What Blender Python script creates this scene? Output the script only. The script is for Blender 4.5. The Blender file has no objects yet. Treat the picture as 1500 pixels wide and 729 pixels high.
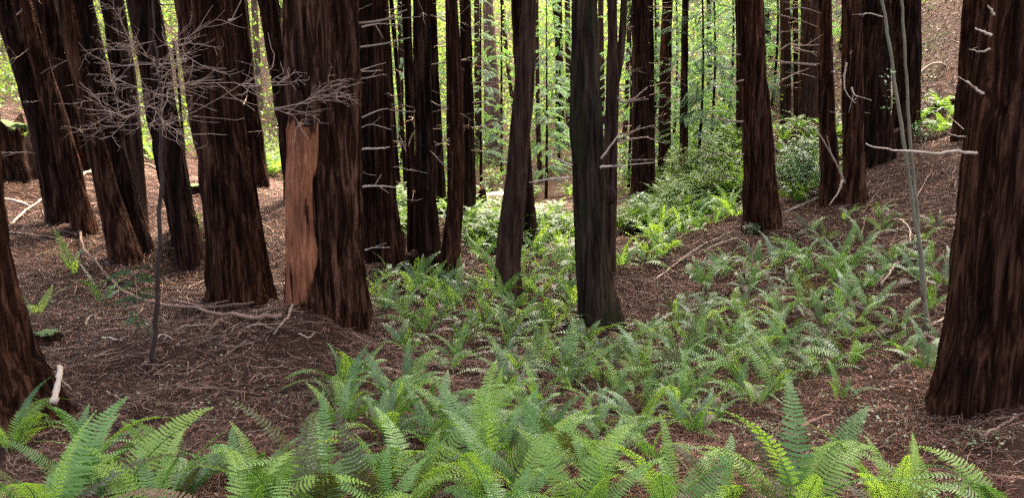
import bpy, math, random
import numpy as np
from mathutils import Vector, Matrix, Euler

# ------------------------------------------------------------------ camera, sky, sun, exposure
R = math.radians
scene = bpy.context.scene
col = scene.collection
PITCH = 12.0
FPX, CX, CY = 1248.0, 750.0, 364.5        # focal length and centre in photograph pixels
EYE = 1.6
cam_d = bpy.data.cameras.new('camera')
cam = bpy.data.objects.new('camera', cam_d); col.objects.link(cam)
cam.location = (0, 0, EYE)
cam.rotation_euler = (R(90 - PITCH), 0, 0)
cam_d.sensor_width = 36.0
cam_d.lens = FPX / 1500.0 * 36.0
cam_d.clip_end = 2000
scene.camera = cam

SUN_EL, SUN_AZ = 52.0, 12.0               # azimuth measured from +Y towards +X
world = bpy.data.worlds.new('World'); scene.world = world; world.use_nodes = True
wn = world.node_tree; wn.nodes.clear()
sky = wn.nodes.new('ShaderNodeTexSky'); sky.sky_type = 'NISHITA'; sky.sun_disc = False
sky.sun_elevation = R(SUN_EL); sky.sun_rotation = R(SUN_AZ)
sky.air_density = .55; sky.dust_density = 8.0; sky.ozone_density = 0.0
bg = wn.nodes.new('ShaderNodeBackground'); bg.inputs['Strength'].default_value = 0.15
wo = wn.nodes.new('ShaderNodeOutputWorld')
wn.links.new(sky.outputs[0], bg.inputs['Color']); wn.links.new(bg.outputs[0], wo.inputs['Surface'])
sun_d = bpy.data.lights.new('sun', 'SUN'); sun_d.energy = 1.5; sun_d.angle = R(10); sun_d.color = (1, .94, .82)
sun = bpy.data.objects.new('sun', sun_d); col.objects.link(sun)
sv = Vector((math.sin(R(SUN_AZ)) * math.cos(R(SUN_EL)), math.cos(R(SUN_AZ)) * math.cos(R(SUN_EL)), math.sin(R(SUN_EL))))
sun.rotation_euler = (-sv).to_track_quat('-Z', 'Y').to_euler()
sun.location = (0, 0, 60)
vs = scene.view_settings
vs.view_transform = 'Standard'; vs.look = 'None'; vs.gamma = 1.0; vs.use_curve_mapping = False
vs.exposure = 3.15
scene.cycles.use_denoising = False
scene.cycles.use_adaptive_sampling = False
scene.cycles.sample_clamp_indirect = 4.0
scene.cycles.max_bounces = 7; scene.cycles.diffuse_bounces = 4; scene.cycles.glossy_bounces = 2
scene.cycles.transmission_bounces = 4; scene.cycles.volume_bounces = 1; scene.cycles.transparent_max_bounces = 8

rng = np.random.default_rng(7)
random.seed(7)

# ------------------------------------------------------------------ helpers
def tag(o, label=None, cat=None, group=None, kind=None):
    if label: o['label'] = label
    if cat: o['category'] = cat
    if group: o['group'] = group
    if kind: o['kind'] = kind
    return o

_sp, _cp = math.sin(R(PITCH)), math.cos(R(PITCH))
def ray(px, py):
    a, b = (px - CX) / FPX, (CY - py) / FPX
    return np.array([a, b * _sp + _cp, b * _cp - _sp])
def at(px, py, D):                         # the point of a pixel's ray that lies D metres ahead
    d = ray(px, py); return np.array([0, 0, EYE]) + d * (D / d[1])
def px_to_m(w, P):                         # a width in photograph pixels at point P, in metres
    dep = P[1] * _cp - (P[2] - EYE) * _sp
    return w * dep / FPX

def _hash(ix, iy, iz, seed):
    h = (ix.astype(np.int64) * 374761393 + iy.astype(np.int64) * 668265263 + iz.astype(np.int64) * 2147483647 + seed * 1274126177) & 0xffffffff
    h = ((h ^ (h >> 13)) * 1274126177) & 0xffffffff
    h = ((h ^ (h >> 16)) * 2246822519) & 0xffffffff
    return ((h ^ (h >> 15)) & 0xffffff) / float(0xffffff)
def vnoise(x, y, z, seed=0):
    x, y, z = np.broadcast_arrays(np.asarray(x, float), np.asarray(y, float), np.asarray(z, float))
    ix, iy, iz = np.floor(x), np.floor(y), np.floor(z)
    fx, fy, fz = x - ix, y - iy, z - iz
    fx, fy, fz = [f * f * (3 - 2 * f) for f in (fx, fy, fz)]
    r = 0
    for dx in (0, 1):
        for dy in (0, 1):
            for dz in (0, 1):
                w = (fx if dx else 1 - fx) * (fy if dy else 1 - fy) * (fz if dz else 1 - fz)
                r = r + w * _hash(ix + dx, iy + dy, iz + dz, seed)
    return r
def fbm(x, y, z, seed=0, octv=3, gain=.5):
    r, a, s, f = 0, 1.0, 0, 1.0
    for o in range(octv):
        r = r + a * vnoise(np.asarray(x) * f, np.asarray(y) * f, np.asarray(z) * f, seed + o * 17); s += a; a *= gain; f *= 2.03
    return r / s

def mesh_np(name, V, F, mat, smooth=True):
    """V (n,3); F an (m,k) array or a list of such arrays."""
    Fs = F if isinstance(F, list) else [F]
    Fs = [np.asarray(f, np.int32) for f in Fs if len(f)]
    me = bpy.data.meshes.new(name)
    V = np.asarray(V, np.float32)
    me.vertices.add(len(V)); me.vertices.foreach_set('co', V.ravel())
    nl = sum(f.size for f in Fs); npoly = sum(len(f) for f in Fs)
    me.loops.add(nl); me.polygons.add(npoly)
    me.loops.foreach_set('vertex_index', np.concatenate([f.ravel() for f in Fs]))
    tot = np.concatenate([np.full(len(f), f.shape[1], np.int32) for f in Fs])
    st = np.concatenate([[0], np.cumsum(tot)[:-1]]).astype(np.int32)
    me.polygons.foreach_set('loop_start', st)
    try: me.polygons.foreach_set('loop_total', tot)
    except Exception: pass
    if smooth: me.polygons.foreach_set('use_smooth', np.ones(npoly, bool))
    me.update(calc_edges=True); me.validate()
    if mat: me.materials.append(mat)
    return me
def link(name, me, parent=None, loc=None):
    o = bpy.data.objects.new(name, me); col.objects.link(o)
    if parent is not None: o.parent = parent
    if loc is not None: o.location = loc
    return o
def empty(name, loc):
    o = bpy.data.objects.new(name, None); o.empty_display_size = .2; col.objects.link(o); o.location = loc
    return o
class MB:                                   # collects geometry pieces into one mesh
    def __init__(s): s.V = []; s.F = {}; s.n = 0
    def add(s, V, *Fs):
        for F in Fs:
            F = np.asarray(F)
            if len(F): s.F.setdefault(F.shape[1], []).append(F + s.n)
        s.V.append(np.asarray(V, float)); s.n += len(V)
    def mesh(s, name, mat, smooth=True, off=None):
        V = np.concatenate(s.V)
        if off is not None: V = V - np.asarray(off)
        return mesh_np(name, V, [np.concatenate(f) for f in s.F.values()], mat, smooth)
def tube(P, rad, sides=5, cap=True):
    P = np.asarray(P, float); n = len(P); rad = np.broadcast_to(rad, (n,)).astype(float)
    T = np.gradient(P, axis=0); T /= np.linalg.norm(T, axis=1)[:, None] + 1e-9
    ref = np.array([0, 0, 1.0]) if abs(T[0][2]) < .8 else np.array([1.0, 0, 0])
    A = np.cross(T, ref); A /= np.linalg.norm(A, axis=1)[:, None] + 1e-9; B = np.cross(T, A)
    th = np.arange(sides) * 2 * math.pi / sides
    V = P[:, None, :] + rad[:, None, None] * (np.cos(th)[None, :, None] * A[:, None, :] + np.sin(th)[None, :, None] * B[:, None, :])
    i = np.arange(n - 1)[:, None] * sides; j = np.arange(sides)[None, :]; k = (j + 1) % sides
    F = np.stack([i + j, i + k, i + sides + k, i + sides + j], -1).reshape(-1, 4)
    V = V.reshape(-1, 3)
    if cap:
        V = np.vstack([V, P[0], P[-1]]); c0, c1 = n * sides, n * sides + 1; jj = np.arange(sides); kk = (jj + 1) % sides
        caps = np.vstack([np.stack([np.full(sides, c0), kk, jj], 1), np.stack([np.full(sides, c1), (n - 1) * sides + jj, (n - 1) * sides + kk], 1)])
        return V, F, caps
    return V, F, np.zeros((0, 3), int)
def smooth_path(P, n=12):                   # Catmull-Rom through the points
    P = np.asarray(P, float)
    if len(P) == 2: return P[0] + np.linspace(0, 1, n)[:, None] * (P[1] - P[0])
    Q = np.vstack([2 * P[0] - P[1], P, 2 * P[-1] - P[-2]]); out = []
    seg = len(P) - 1; t = np.linspace(0, seg, n)
    for u in t:
        i = min(int(u), seg - 1); f = u - i; a, b, c, d = Q[i:i + 4]
        out.append(.5 * (2 * b + (c - a) * f + (2 * a - 5 * b + 4 * c - d) * f * f + (3 * b - a - 3 * c + d) * f ** 3))
    return np.array(out)
def rotz(a): c, s = np.cos(a), np.sin(a); return np.array([[c, -s, 0], [s, c, 0], [0, 0, 1.0]])
def batch(tV, tF, M, pos):                  # many transformed copies of one template
    n = len(pos); V = np.einsum('nij,kj->nki', M, tV) + pos[:, None, :]
    F = (tF[None] + (np.arange(n) * len(tV))[:, None, None]).reshape(-1, tF.shape[1])
    return V.reshape(-1, 3), F
def rand_rot(n, g):
    q = g.normal(size=(n, 4)); q /= np.linalg.norm(q, axis=1)[:, None]; w, x, y, z = q.T
    return np.stack([1-2*(y*y+z*z), 2*(x*y-z*w), 2*(x*z+y*w), 2*(x*y+z*w), 1-2*(x*x+z*z), 2*(y*z-x*w), 2*(x*z-y*w), 2*(y*z+x*w), 1-2*(x*x+y*y)], -1).reshape(n, 3, 3)

# ------------------------------------------------------------------ materials
def new_mat(name):
    m = bpy.data.materials.new(name); m.use_nodes = True; t = m.node_tree
    return m, t, t.nodes['Principled BSDF'], t.nodes['Material Output']
def N(t, typ, **kw):
    n = t.nodes.new(typ)
    for k, v in kw.items():
        if k in n.inputs: n.inputs[k].default_value = v
        else: setattr(n, k, v)
    return n
def ramp(t, stops):
    r = t.nodes.new('ShaderNodeValToRGB'); e = r.color_ramp.elements
    while len(e) < len(stops): e.new(.5)
    for el, (p, c) in zip(e, stops): el.position = p; el.color = (*c, 1)
    return r
def coords(t, scale, kind='Object', rot=(0, 0, 0)):
    tc = t.nodes.new('ShaderNodeTexCoord'); mp = t.nodes.new('ShaderNodeMapping'); mp.inputs['Scale'].default_value = scale
    mp.inputs['Rotation'].default_value = rot
    t.links.new(tc.outputs[kind], mp.inputs['Vector']); return mp.outputs[0]

def bark_mat(name, dark, mid, light, moss=0.0, bump=.6, mosscol=(.05, .075, .022), tilt=0):
    m, t, b, o = new_mat(name); L = t.links
    n1 = N(t, 'ShaderNodeTexNoise', Scale=1.0, Detail=5.0, Roughness=.65, Distortion=.6); L.new(coords(t, (16, 16, 1.1), rot=(tilt, 0, 0)), n1.inputs['Vector'])
    n2 = N(t, 'ShaderNodeTexNoise', Scale=1.0, Detail=4.0, Roughness=.7); L.new(coords(t, (70, 70, 4)), n2.inputs['Vector'])
    n3 = N(t, 'ShaderNodeTexNoise', Scale=1.0, Detail=3.0); L.new(coords(t, (1.6, 1.6, .5)), n3.inputs['Vector'])
    r1 = ramp(t, [(.36, dark), (.5, mid), (.66, light)]); L.new(n1.outputs['Fac'], r1.inputs['Fac'])
    r2 = ramp(t, [(.3, (.45, .45, .45)), (.7, (1.35, 1.3, 1.25))]); L.new(n2.outputs['Fac'], r2.inputs['Fac'])
    mul = N(t, 'ShaderNodeMix', data_type='RGBA', blend_type='MULTIPLY'); mul.inputs['Factor'].default_value = .8
    L.new(r1.outputs[0], mul.inputs['A']); L.new(r2.outputs[0], mul.inputs['B'])
    r3 = ramp(t, [(.3, (.7, .68, .7)), (.7, (1.25, 1.12, 1.0))]); L.new(n3.outputs['Fac'], r3.inputs['Fac'])
    mul2 = N(t, 'ShaderNodeMix', data_type='RGBA', blend_type='MULTIPLY'); mul2.inputs['Factor'].default_value = 1
    L.new(mul.outputs['Result'], mul2.inputs['A']); L.new(r3.outputs[0], mul2.inputs['B'])
    out = mul2.outputs['Result']
    if moss > 0:
        n4 = N(t, 'ShaderNodeTexNoise', Scale=1.0, Detail=6.0, Roughness=.7); L.new(coords(t, (3, 3, 1.2)), n4.inputs['Vector'])
        r4 = ramp(t, [(.62 - moss * .25, (0, 0, 0)), (.75, (1, 1, 1))]); L.new(n4.outputs['Fac'], r4.inputs['Fac'])
        mx = N(t, 'ShaderNodeMix', data_type='RGBA'); L.new(r4.outputs[0], mx.inputs['Factor']); L.new(out, mx.inputs['A'])
        mx.inputs['B'].default_value = (*mosscol, 1); out = mx.outputs['Result']
    L.new(out, b.inputs['Base Color'])
    b.inputs['Roughness'].default_value = .95; b.inputs['Specular IOR Level'].default_value = .05
    bp = N(t, 'ShaderNodeBump', Strength=bump, Distance=.03); ad = N(t, 'ShaderNodeMath', operation='ADD')
    L.new(n1.outputs['Fac'], ad.inputs[0]); L.new(n2.outputs['Fac'], ad.inputs[1]); L.new(ad.outputs[0], bp.inputs['Height']); L.new(bp.outputs[0], b.inputs['Normal'])
    return m
BARK = {
    'red': bark_mat('bark_red', (.008, .003, .0015), (.036, .0145, .0075), (.155, .070, .040), bump=1.0),
    'dark': bark_mat('bark_dark', (.006, .0028, .0018), (.022, .0105, .0062), (.095, .048, .031), bump=1.0),
    'twist': bark_mat('bark_twist', (.008, .003, .0015), (.036, .0150, .008), (.19, .092, .056), tilt=.1, bump=1.0),
    'grey': bark_mat('bark_grey', (.022, .012, .0075), (.060, .034, .022), (.125, .076, .051), moss=.08, bump=.9),
    'mossy': bark_mat('bark_mossy', (.010, .0065, .0045), (.034, .022, .015), (.085, .057, .039), moss=.5, mosscol=(.032, .036, .012), bump=.9),
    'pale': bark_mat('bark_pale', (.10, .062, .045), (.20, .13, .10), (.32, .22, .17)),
}
def wood_mat(name, a, b_, rough=.8, sc=(8, 8, 8), island=False):
    m, t, b, o = new_mat(name); L = t.links
    n1 = N(t, 'ShaderNodeTexNoise', Scale=1.0, Detail=5.0, Roughness=.7); L.new(coords(t, sc), n1.inputs['Vector'])
    oi = N(t, 'ShaderNodeObjectInfo'); ad = N(t, 'ShaderNodeMath', operation='MULTIPLY_ADD'); gi = N(t, 'ShaderNodeNewGeometry'); L.new(gi.outputs['Random Per Island'] if island else oi.outputs['Random'], ad.inputs[0]); ad.inputs[1].default_value = .7 if island else .4; L.new(n1.outputs['Fac'], ad.inputs[2])
    r1 = ramp(t, [(.35, a), (1.0, b_)]); L.new(ad.outputs[0], r1.inputs['Fac']); L.new(r1.outputs[0], b.inputs['Base Color'])
    b.inputs['Roughness'].default_value = rough; b.inputs['Specular IOR Level'].default_value = .2
    bp = N(t, 'ShaderNodeBump', Strength=.5, Distance=.01); L.new(n1.outputs['Fac'], bp.inputs['Height']); L.new(bp.outputs[0], b.inputs['Normal'])
    return m
M_DEAD = wood_mat('dead_branch_wood', (.20, .12, .072), (.54, .38, .25))
M_TWIG = wood_mat('bare_twig_bark', (.26, .15, .09), (.60, .41, .28))
M_SAPSTEM = wood_mat('sapling_bark', (.035, .020, .013), (.10, .062, .042))
M_FALLEN = wood_mat('fallen_wood', (.09, .045, .027), (.32, .19, .125))
M_BLEACH = wood_mat('bleached_wood', (.36, .25, .155), (.70, .54, .38))
M_STEM = wood_mat('pale_stem_bark', (.13, .105, .06), (.32, .27, .165), sc=(6, 6, 3))
M_NEEDLE = wood_mat('fallen_needles', (.013, .005, .003), (.22, .108, .064), sc=(3, 3, 3), island=True)
M_HILLIT = wood_mat('hillside_old_litter', (.012, .007, .005), (.11, .072, .05), sc=(3, 3, 3), island=True)  # darker and greyer than the needle litter elsewhere
M_TWIGLET = wood_mat('twiglets', (.05, .024, .014), (.42, .26, .17), sc=(3, 3, 3), island=True)
M_FLECK = wood_mat('dry_leaf_flecks', (.10, .055, .035), (.36, .25, .18), sc=(2, 2, 2), island=True)

def leaf_mat(name, c0, c1, c2, trans=.28, rough=.42, sc=1.5, obj=True, var=.55, spec=.4):
    m, t, b, o = new_mat(name); L = t.links
    g = N(t, 'ShaderNodeNewGeometry')
    n1 = N(t, 'ShaderNodeTexNoise', Scale=sc, Detail=3.0); L.new(g.outputs['Position'], n1.inputs['Vector'])
    oi = N(t, 'ShaderNodeObjectInfo')
    sub = N(t, 'ShaderNodeMath', operation='MULTIPLY_ADD')
    L.new(oi.outputs['Random'] if obj else g.outputs['Random Per Island'], sub.inputs[0]); sub.inputs[1].default_value = var
    s2 = N(t, 'ShaderNodeMath', operation='MULTIPLY_ADD'); L.new(n1.outputs['Fac'], s2.inputs[0]); s2.inputs[1].default_value = 1 - var * .6; s2.inputs[2].default_value = -var * .25
    L.new(s2.outputs[0], sub.inputs[2])
    r1 = ramp(t, [(.15, c0), (.5, c1), (.9, c2)]); L.new(sub.outputs[0], r1.inputs['Fac'])
    L.new(r1.outputs[0], b.inputs['Base Color']); b.inputs['Roughness'].default_value = rough; b.inputs['Specular IOR Level'].default_value = spec
    tr = N(t, 'ShaderNodeBsdfTranslucent'); br = N(t, 'ShaderNodeMix', data_type='RGBA', blend_type='MULTIPLY'); br.inputs['Factor'].default_value = 1
    L.new(r1.outputs[0], br.inputs['A']); br.inputs['B'].default_value = (1.5, 1.55, .8, 1); L.new(br.outputs['Result'], tr.inputs['Color'])
    mx = N(t, 'ShaderNodeMixShader'); mx.inputs[0].default_value = trans; L.new(b.outputs[0], mx.inputs[1]); L.new(tr.outputs[0], mx.inputs[2]); L.new(mx.outputs[0], o.inputs['Surface'])
    return m
M_FERN = leaf_mat('fern_green', (.07, .145, .035), (.145, .265, .055), (.24, .38, .085))
M_FERN_Y = leaf_mat('fern_yellow_green', (.15, .25, .045), (.25, .38, .065), (.34, .47, .09), trans=.45)
M_FERN_B = leaf_mat('fern_blue_green', (.08, .145, .045), (.14, .225, .07), (.22, .32, .11), rough=.34, spec=.6)
M_FERN_O = leaf_mat('fern_olive', (.045, .05, .012), (.085, .085, .02), (.13, .12, .035))
M_FERN_D = leaf_mat('fern_dead', (.06, .033, .018), (.13, .075, .04), (.22, .14, .08), trans=.2)
M_FERN_FAR = leaf_mat('fern_far', (.06, .11, .022), (.115, .185, .035), (.18, .27, .055), obj=False, var=.5, trans=.42, spec=.12)
M_CROWN = leaf_mat('conifer_crown', (.025, .05, .022), (.045, .085, .035), (.08, .13, .05), obj=False)
M_SPRAY = leaf_mat('conifer_spray', (.05, .095, .048), (.085, .15, .07), (.13, .21, .095), obj=False, trans=.4, rough=.6, spec=.12)
M_SHRUB = leaf_mat('shrub_leaves', (.06, .12, .05), (.11, .20, .08), (.20, .30, .14), obj=False, rough=.3, spec=.6)
M_UNDER = leaf_mat('undergrowth_leaves', (.05, .09, .018), (.095, .15, .028), (.165, .23, .045), obj=False, trans=.42, spec=.12)
M_WOOD = leaf_mat('far_wood_leaves', (.09, .14, .04), (.18, .26, .075), (.30, .38, .13), obj=False, trans=.55, sc=.35, var=.4, spec=.12)  # leaves paled to put the distance haze into their colour
M_SORREL = leaf_mat('sorrel_leaves', (.06, .09, .03), (.11, .15, .055), (.2, .25, .11), obj=False, trans=.2)
M_HERB = leaf_mat('hillside_herb_leaves', (.035, .055, .02), (.07, .10, .035), (.12, .16, .06), obj=False, trans=.25, spec=.1)
M_MOSS = leaf_mat('moss', (.03, .05, .012), (.06, .09, .02), (.10, .15, .03), obj=False, trans=.1, rough=.9, sc=9)

def ground_mat():
    m, t, b, o = new_mat('needle_litter'); L = t.links
    p = coords(t, (1, 1, 1))
    n1 = N(t, 'ShaderNodeTexNoise', Scale=1.1, Detail=6.0, Roughness=.6); L.new(p, n1.inputs['Vector'])
    n2 = N(t, 'ShaderNodeTexNoise', Scale=34.0, Detail=6.0, Roughness=.75, Distortion=1.2); L.new(p, n2.inputs['Vector'])
    n3 = N(t, 'ShaderNodeTexVoronoi', Scale=85.0); L.new(p, n3.inputs['Vector'])
    r1 = ramp(t, [(.3, (.036, .017, .0095)), (.55, (.066, .032, .0185)), (.75, (.10, .054, .032))]); L.new(n1.outputs['Fac'], r1.inputs['Fac'])
    r2 = ramp(t, [(.25, (.3, .28, .28)), (.5, (.9, .88, .87)), (.75, (1.75, 1.65, 1.6))]); L.new(n2.outputs['Fac'], r2.inputs['Fac'])
    mu = N(t, 'ShaderNodeMix', data_type='RGBA', blend_type='MULTIPLY'); mu.inputs['Factor'].default_value = .9
    L.new(r1.outputs[0], mu.inputs['A']); L.new(r2.outputs[0], mu.inputs['B'])
    L.new(mu.outputs['Result'], b.inputs['Base Color']); b.inputs['Roughness'].default_value = .95; b.inputs['Specular IOR Level'].default_value = .1
    ad = N(t, 'ShaderNodeMath', operation='ADD'); L.new(n2.outputs['Fac'], ad.inputs[0]); L.new(n3.outputs['Distance'], ad.inputs[1])
    bp = N(t, 'ShaderNodeBump', Strength=.9, Distance=.04); L.new(ad.outputs[0], bp.inputs['Height']); L.new(bp.outputs[0], b.inputs['Normal'])
    return m
M_GROUND = ground_mat()

# ------------------------------------------------------------------ the trees: base first, (pixel x, pixel y, width in pixels), metres ahead
# key: (metres ahead, outline, bark, stub branches, label)
TREES = {
 'L0': (6.6, [(10,622,160),(-12,520,118),(-34,420,102),(-52,300,98),(-75,0,96)], 'red', 0, 'flared redwood butt with pale broken stake leaning on its roots'),
 'A': (14.5, [(90,330,36),(58,180,33),(30,80,32),(3,0,32)], 'dark', 2, 'leaning dark trunk beside the mossy stump, standing on needle slope'),
 'B': (14.2, [(124,336,32),(92,200,29),(66,120,28),(31,0,28)], 'red', 2, 'slim leaning trunk rising between the mossy-stump tree and the split pair'),
 'C': (19.0, [(126,256,36),(108,180,36),(88,90,36),(64,0,36)], 'dark', 4, 'dark trunk standing behind the two slim leaning trunks above the mossy stump'),
 'D': (13.0, [(186,378,46),(160,290,31),(134,180,26),(113,95,23),(95,0,22)], 'red', 1, 'leaning reddish trunk with pale ragged edge, first of a close pair'),
 'E': (13.4, [(208,385,36),(170,220,30),(150,130,30),(120,0,30)], 'dark', 2, 'near-black leaning trunk pressed against the reddish pale-edged one'),
 'F': (14.6, [(210,345,17),(197,170,17),(186,80,17),(172,0,18)], 'grey', 2, 'thin brownish pole trunk between the close pair and the dark cluster trunk'),
 'F0': (17.0, [(200,300,27),(186,200,25),(173,90,24),(160,0,24)], 'dark', 2, 'dark trunk half hidden behind the thin brownish pole'),
 'G': (13.2, [(279,388,34),(263,300,40),(240,180,44),(226,90,43),(211,0,42)], 'dark', 2, 'stout dark trunk behind the slender bare sapling'),
 'G2': (13.6, [(266,330,14),(240,200,12),(205,80,10),(189,0,10)], 'grey', 0, 'pale brown leaning pole crossing in front of the stout dark trunk'),
 'H': (11.4, [(353,434,88),(345,350,77),(332,260,73),(322,200,73),(308,100,76),(295,0,78)], 'red', 1, 'broad fibrous trunk crossed by long bare twigs, standing by curved fallen branches'),
 'I': (20.0, [(379,274,28),(372,200,26),(361,100,23),(350,0,22)], 'dark', 12, 'dark straight trunk behind the broad fibrous trunk, small green sprays on it'),
 'J': (17.5, [(434,292,32),(424,200,30),(410,100,30),(393,0,30)], 'dark', 2, 'dark leaning trunk passing behind the peeled trunk'),
 'K': (10.0, [(480,462,112),(476,400,107),(475,300,104),(476,200,103),(474,100,105),(472,0,106)], 'twist', 0, 'massive redwood trunk with long strip peeled to bare orange wood'),
 'L1': (15.2, [(551,390,46),(546,300,38),(543,200,36),(541,0,36)], 'dark', 0, 'thick dark trunk half hidden behind the peeled trunk'),
 'L2': (14.6, [(577,388,34),(568,300,29),(562,200,27),(556,0,23)], 'red', 6, 'reddish trunk hung with pale dead sticks, next to the peeled trunk'),
 'N': (15.8, [(607,376,17),(602,250,15),(599,120,14),(595,0,14)], 'dark', 14, 'slim dark trunk bristling with stubs touching the straight black trunk'),
 'O': (14.4, [(628,397,40),(625,300,32),(622,200,27),(619,100,26),(617,0,25)], 'dark', 8, 'straight black trunk rising from the dark burnt stump'),
 'P': (20.0, [(648,316,17),(641,200,14),(636,100,13),(633,0,13)], 'dark', 9, 'narrow dark trunk far back between the black trunk and the bowed one'),
 'Q': (14.0, [(656,404,32),(662,350,27),(669,260,23),(668,150,22),(661,0,20)], 'red', 0, 'bowed reddish trunk curving out at its foot beside the burnt stump'),
 'Rr': (19.0, [(687,331,21),(686,200,19),(683,100,18),(681,0,17)], 'dark', 18, 'dark trunk with many long side branches behind the bowed trunk'),
 'T2': (17.0, [(777,357,25),(770,260,21),(765,150,19),(757,0,18)], 'dark', 2, 'black trunk hiding behind the grey leaning trunk'),
 'T': (13.0, [(742,429,38),(748,340,35),(757,250,32),(768,120,28),(776,0,24)], 'grey', 0, 'grey-brown trunk leaning right above the fern carpet'),
 'V': (11.0, [(877,480,60),(869,390,48),(863,280,46),(859,180,48),(858,130,45),(857,60,41),(857,0,40)], 'mossy', 0, 'mossy grey trunk with swelling at mid height standing among the ferns'),
 'W': (14.6, [(892,397,19),(893,300,21),(894,220,20),(898,110,22),(898,60,16),(897,0,15)], 'grey', 2, 'forked trunk with burl low on its stem behind the mossy trunk'),
 'X': (24.0, [(938,303,27),(938,200,25),(938,100,24),(937,0,24)], 'dark', 16, 'dark trunk behind the glossy evergreen bush, pale dead sticks on it'),
 'X2': (25.0, [(954,290,12),(954,150,10),(953,0,9)], 'dark', 10, 'thin trunk close beside the one behind the evergreen bush'),
 'Y': (29.0, [(972,264,18),(974,150,17),(977,0,16)], 'red', 3, 'straight brown trunk on the far fern slope, left of black pole'),
 'Z': (27.0, [(1001,266,13),(1002,130,11),(1004,0,10)], 'dark', 12, 'black pole-like trunk on the far fern slope'),
 'BB': (16.5, [(1118,334,55),(1113,260,46),(1105,150,42),(1097,0,38)], 'red', 2, 'sturdy brown trunk at the top of the bare litter bank'),
 'BB2': (27.0, [(1083,204,10),(1083,100,9),(1083,0,9)], 'dark', 4, 'thin dark trunk far behind the sturdy bank trunk'),
 'CC': (30.0, [(1151,192,18),(1151,100,16),(1150,0,15)], 'grey', 16, 'brownish background trunk with pale side branches, beside the leafy white-green bush'),
 'DD': (31.0, [(1166,190,8),(1166,100,8),(1165,0,7)], 'dark', 3, 'narrow dark trunk squeezed between two brownish background trunks'),
 'EE': (29.5, [(1184,192,29),(1185,100,26),(1186,0,25)], 'grey', 20, 'wider brownish background trunk crowded with pale side branches'),
 'FF': (17.5, [(1218,297,30),(1213,200,24),(1210,150,23),(1208,0,20)], 'red', 4, 'slender trunk with dead stick propped on its foot'),
 'GG': (17.0, [(1252,298,33),(1249,200,29),(1248,100,29),(1247,0,29)], 'red', 1, 'reddish trunk with white curled twig stuck to its bark'),
 'HH': (20.5, [(1286,240,46),(1283,150,40),(1281,0,40)], 'dark', 2, 'broad near-black trunk behind the trunk with the curled twig'),
 'II': (23.5, [(1328,198,36),(1328,100,38),(1326,0,42)], 'dark', 1, 'dark trunk rising from root mound on the upper right bank'),
 'JJ': (19.0, [(1421,198,46),(1426,120,42),(1435,0,42)], 'red', 2, 'dark red trunk on the upper slope beside the small bright fern'),
 'KK': (7.0, [(1457,590,152),(1466,500,146),(1484,300,146),(1504,150,143),(1528,0,145)], 'red', 0, 'deeply furrowed redwood trunk with long dead branch pointing across the pale stems'),
}
# thin or far trunks that only their place tells apart
THIN = [(21.0,[(588,376,7),(578,200,7),(566,0,6)]), (21.0,[(596,330,6),(590,200,6),(573,0,6)]), (22,[(659,300,8),(657,100,7),(655,0,6)]),
        (18,[(268,205,5),(263,140,4),(254,64,3)]), (21,[(356,200,6),(350,100,6),(334,0,6)])]
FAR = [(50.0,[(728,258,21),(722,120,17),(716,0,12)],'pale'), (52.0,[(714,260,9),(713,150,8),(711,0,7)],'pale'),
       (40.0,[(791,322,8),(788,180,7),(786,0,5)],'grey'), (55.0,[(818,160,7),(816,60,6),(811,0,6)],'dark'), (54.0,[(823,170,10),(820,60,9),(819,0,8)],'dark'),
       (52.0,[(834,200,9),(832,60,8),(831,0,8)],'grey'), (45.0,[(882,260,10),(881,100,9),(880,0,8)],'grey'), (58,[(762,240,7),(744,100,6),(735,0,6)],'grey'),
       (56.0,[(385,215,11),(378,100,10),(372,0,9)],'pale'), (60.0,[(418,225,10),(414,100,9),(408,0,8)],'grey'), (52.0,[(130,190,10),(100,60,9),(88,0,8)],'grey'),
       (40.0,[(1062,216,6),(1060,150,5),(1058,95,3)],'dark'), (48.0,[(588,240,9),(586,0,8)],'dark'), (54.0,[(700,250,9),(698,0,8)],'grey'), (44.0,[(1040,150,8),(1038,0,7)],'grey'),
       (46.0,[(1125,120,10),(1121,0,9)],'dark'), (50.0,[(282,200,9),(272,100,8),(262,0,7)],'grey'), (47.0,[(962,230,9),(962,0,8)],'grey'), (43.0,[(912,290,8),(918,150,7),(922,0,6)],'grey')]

# ------------------------------------------------------------------ ground
CTRL = [(750,729,4.6),(300,729,4.6),(0,729,4.7),(1100,729,4.7),(1500,729,4.9),(450,600,6.8),(230,530,8.2),(120,480,9.6),(60,400,12),(0,290,15.5),
        (20,230,18),(170,240,22),(450,250,30),(550,290,27),(607,376,15.6),(800,326,24),(1000,330,20),(1350,480,10),(1200,500,10),(1000,480,11),(1000,600,7.2),
        (1250,620,6.8),(700,560,8),(750,650,5.8),(1060,216,32),(1400,90,27),(1365,20,33),(1370,150,25),(1480,110,25),(1400,330,13.5),(1300,350,14),(1100,410,13.0),
        (1000,410,14),(960,360,17),(300,600,6.8),(1380,560,7.9),(1490,560,8.2),(620,480,10.6),(560,430,12.8),(424,443,9.6),(540,498,9.6),(480,468,9.4),(600,505,9.9),(380,470,10.0),(1382,628,6.6),(1500,572,6.7),(930,300,25),(720,262,42),(800,290,36),(640,290,30),(1120,190,33)]
cp = [at(*c) for c in CTRL] + [at(b[1][0][0], b[1][0][1], b[0]) for b in TREES.values()]
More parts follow.
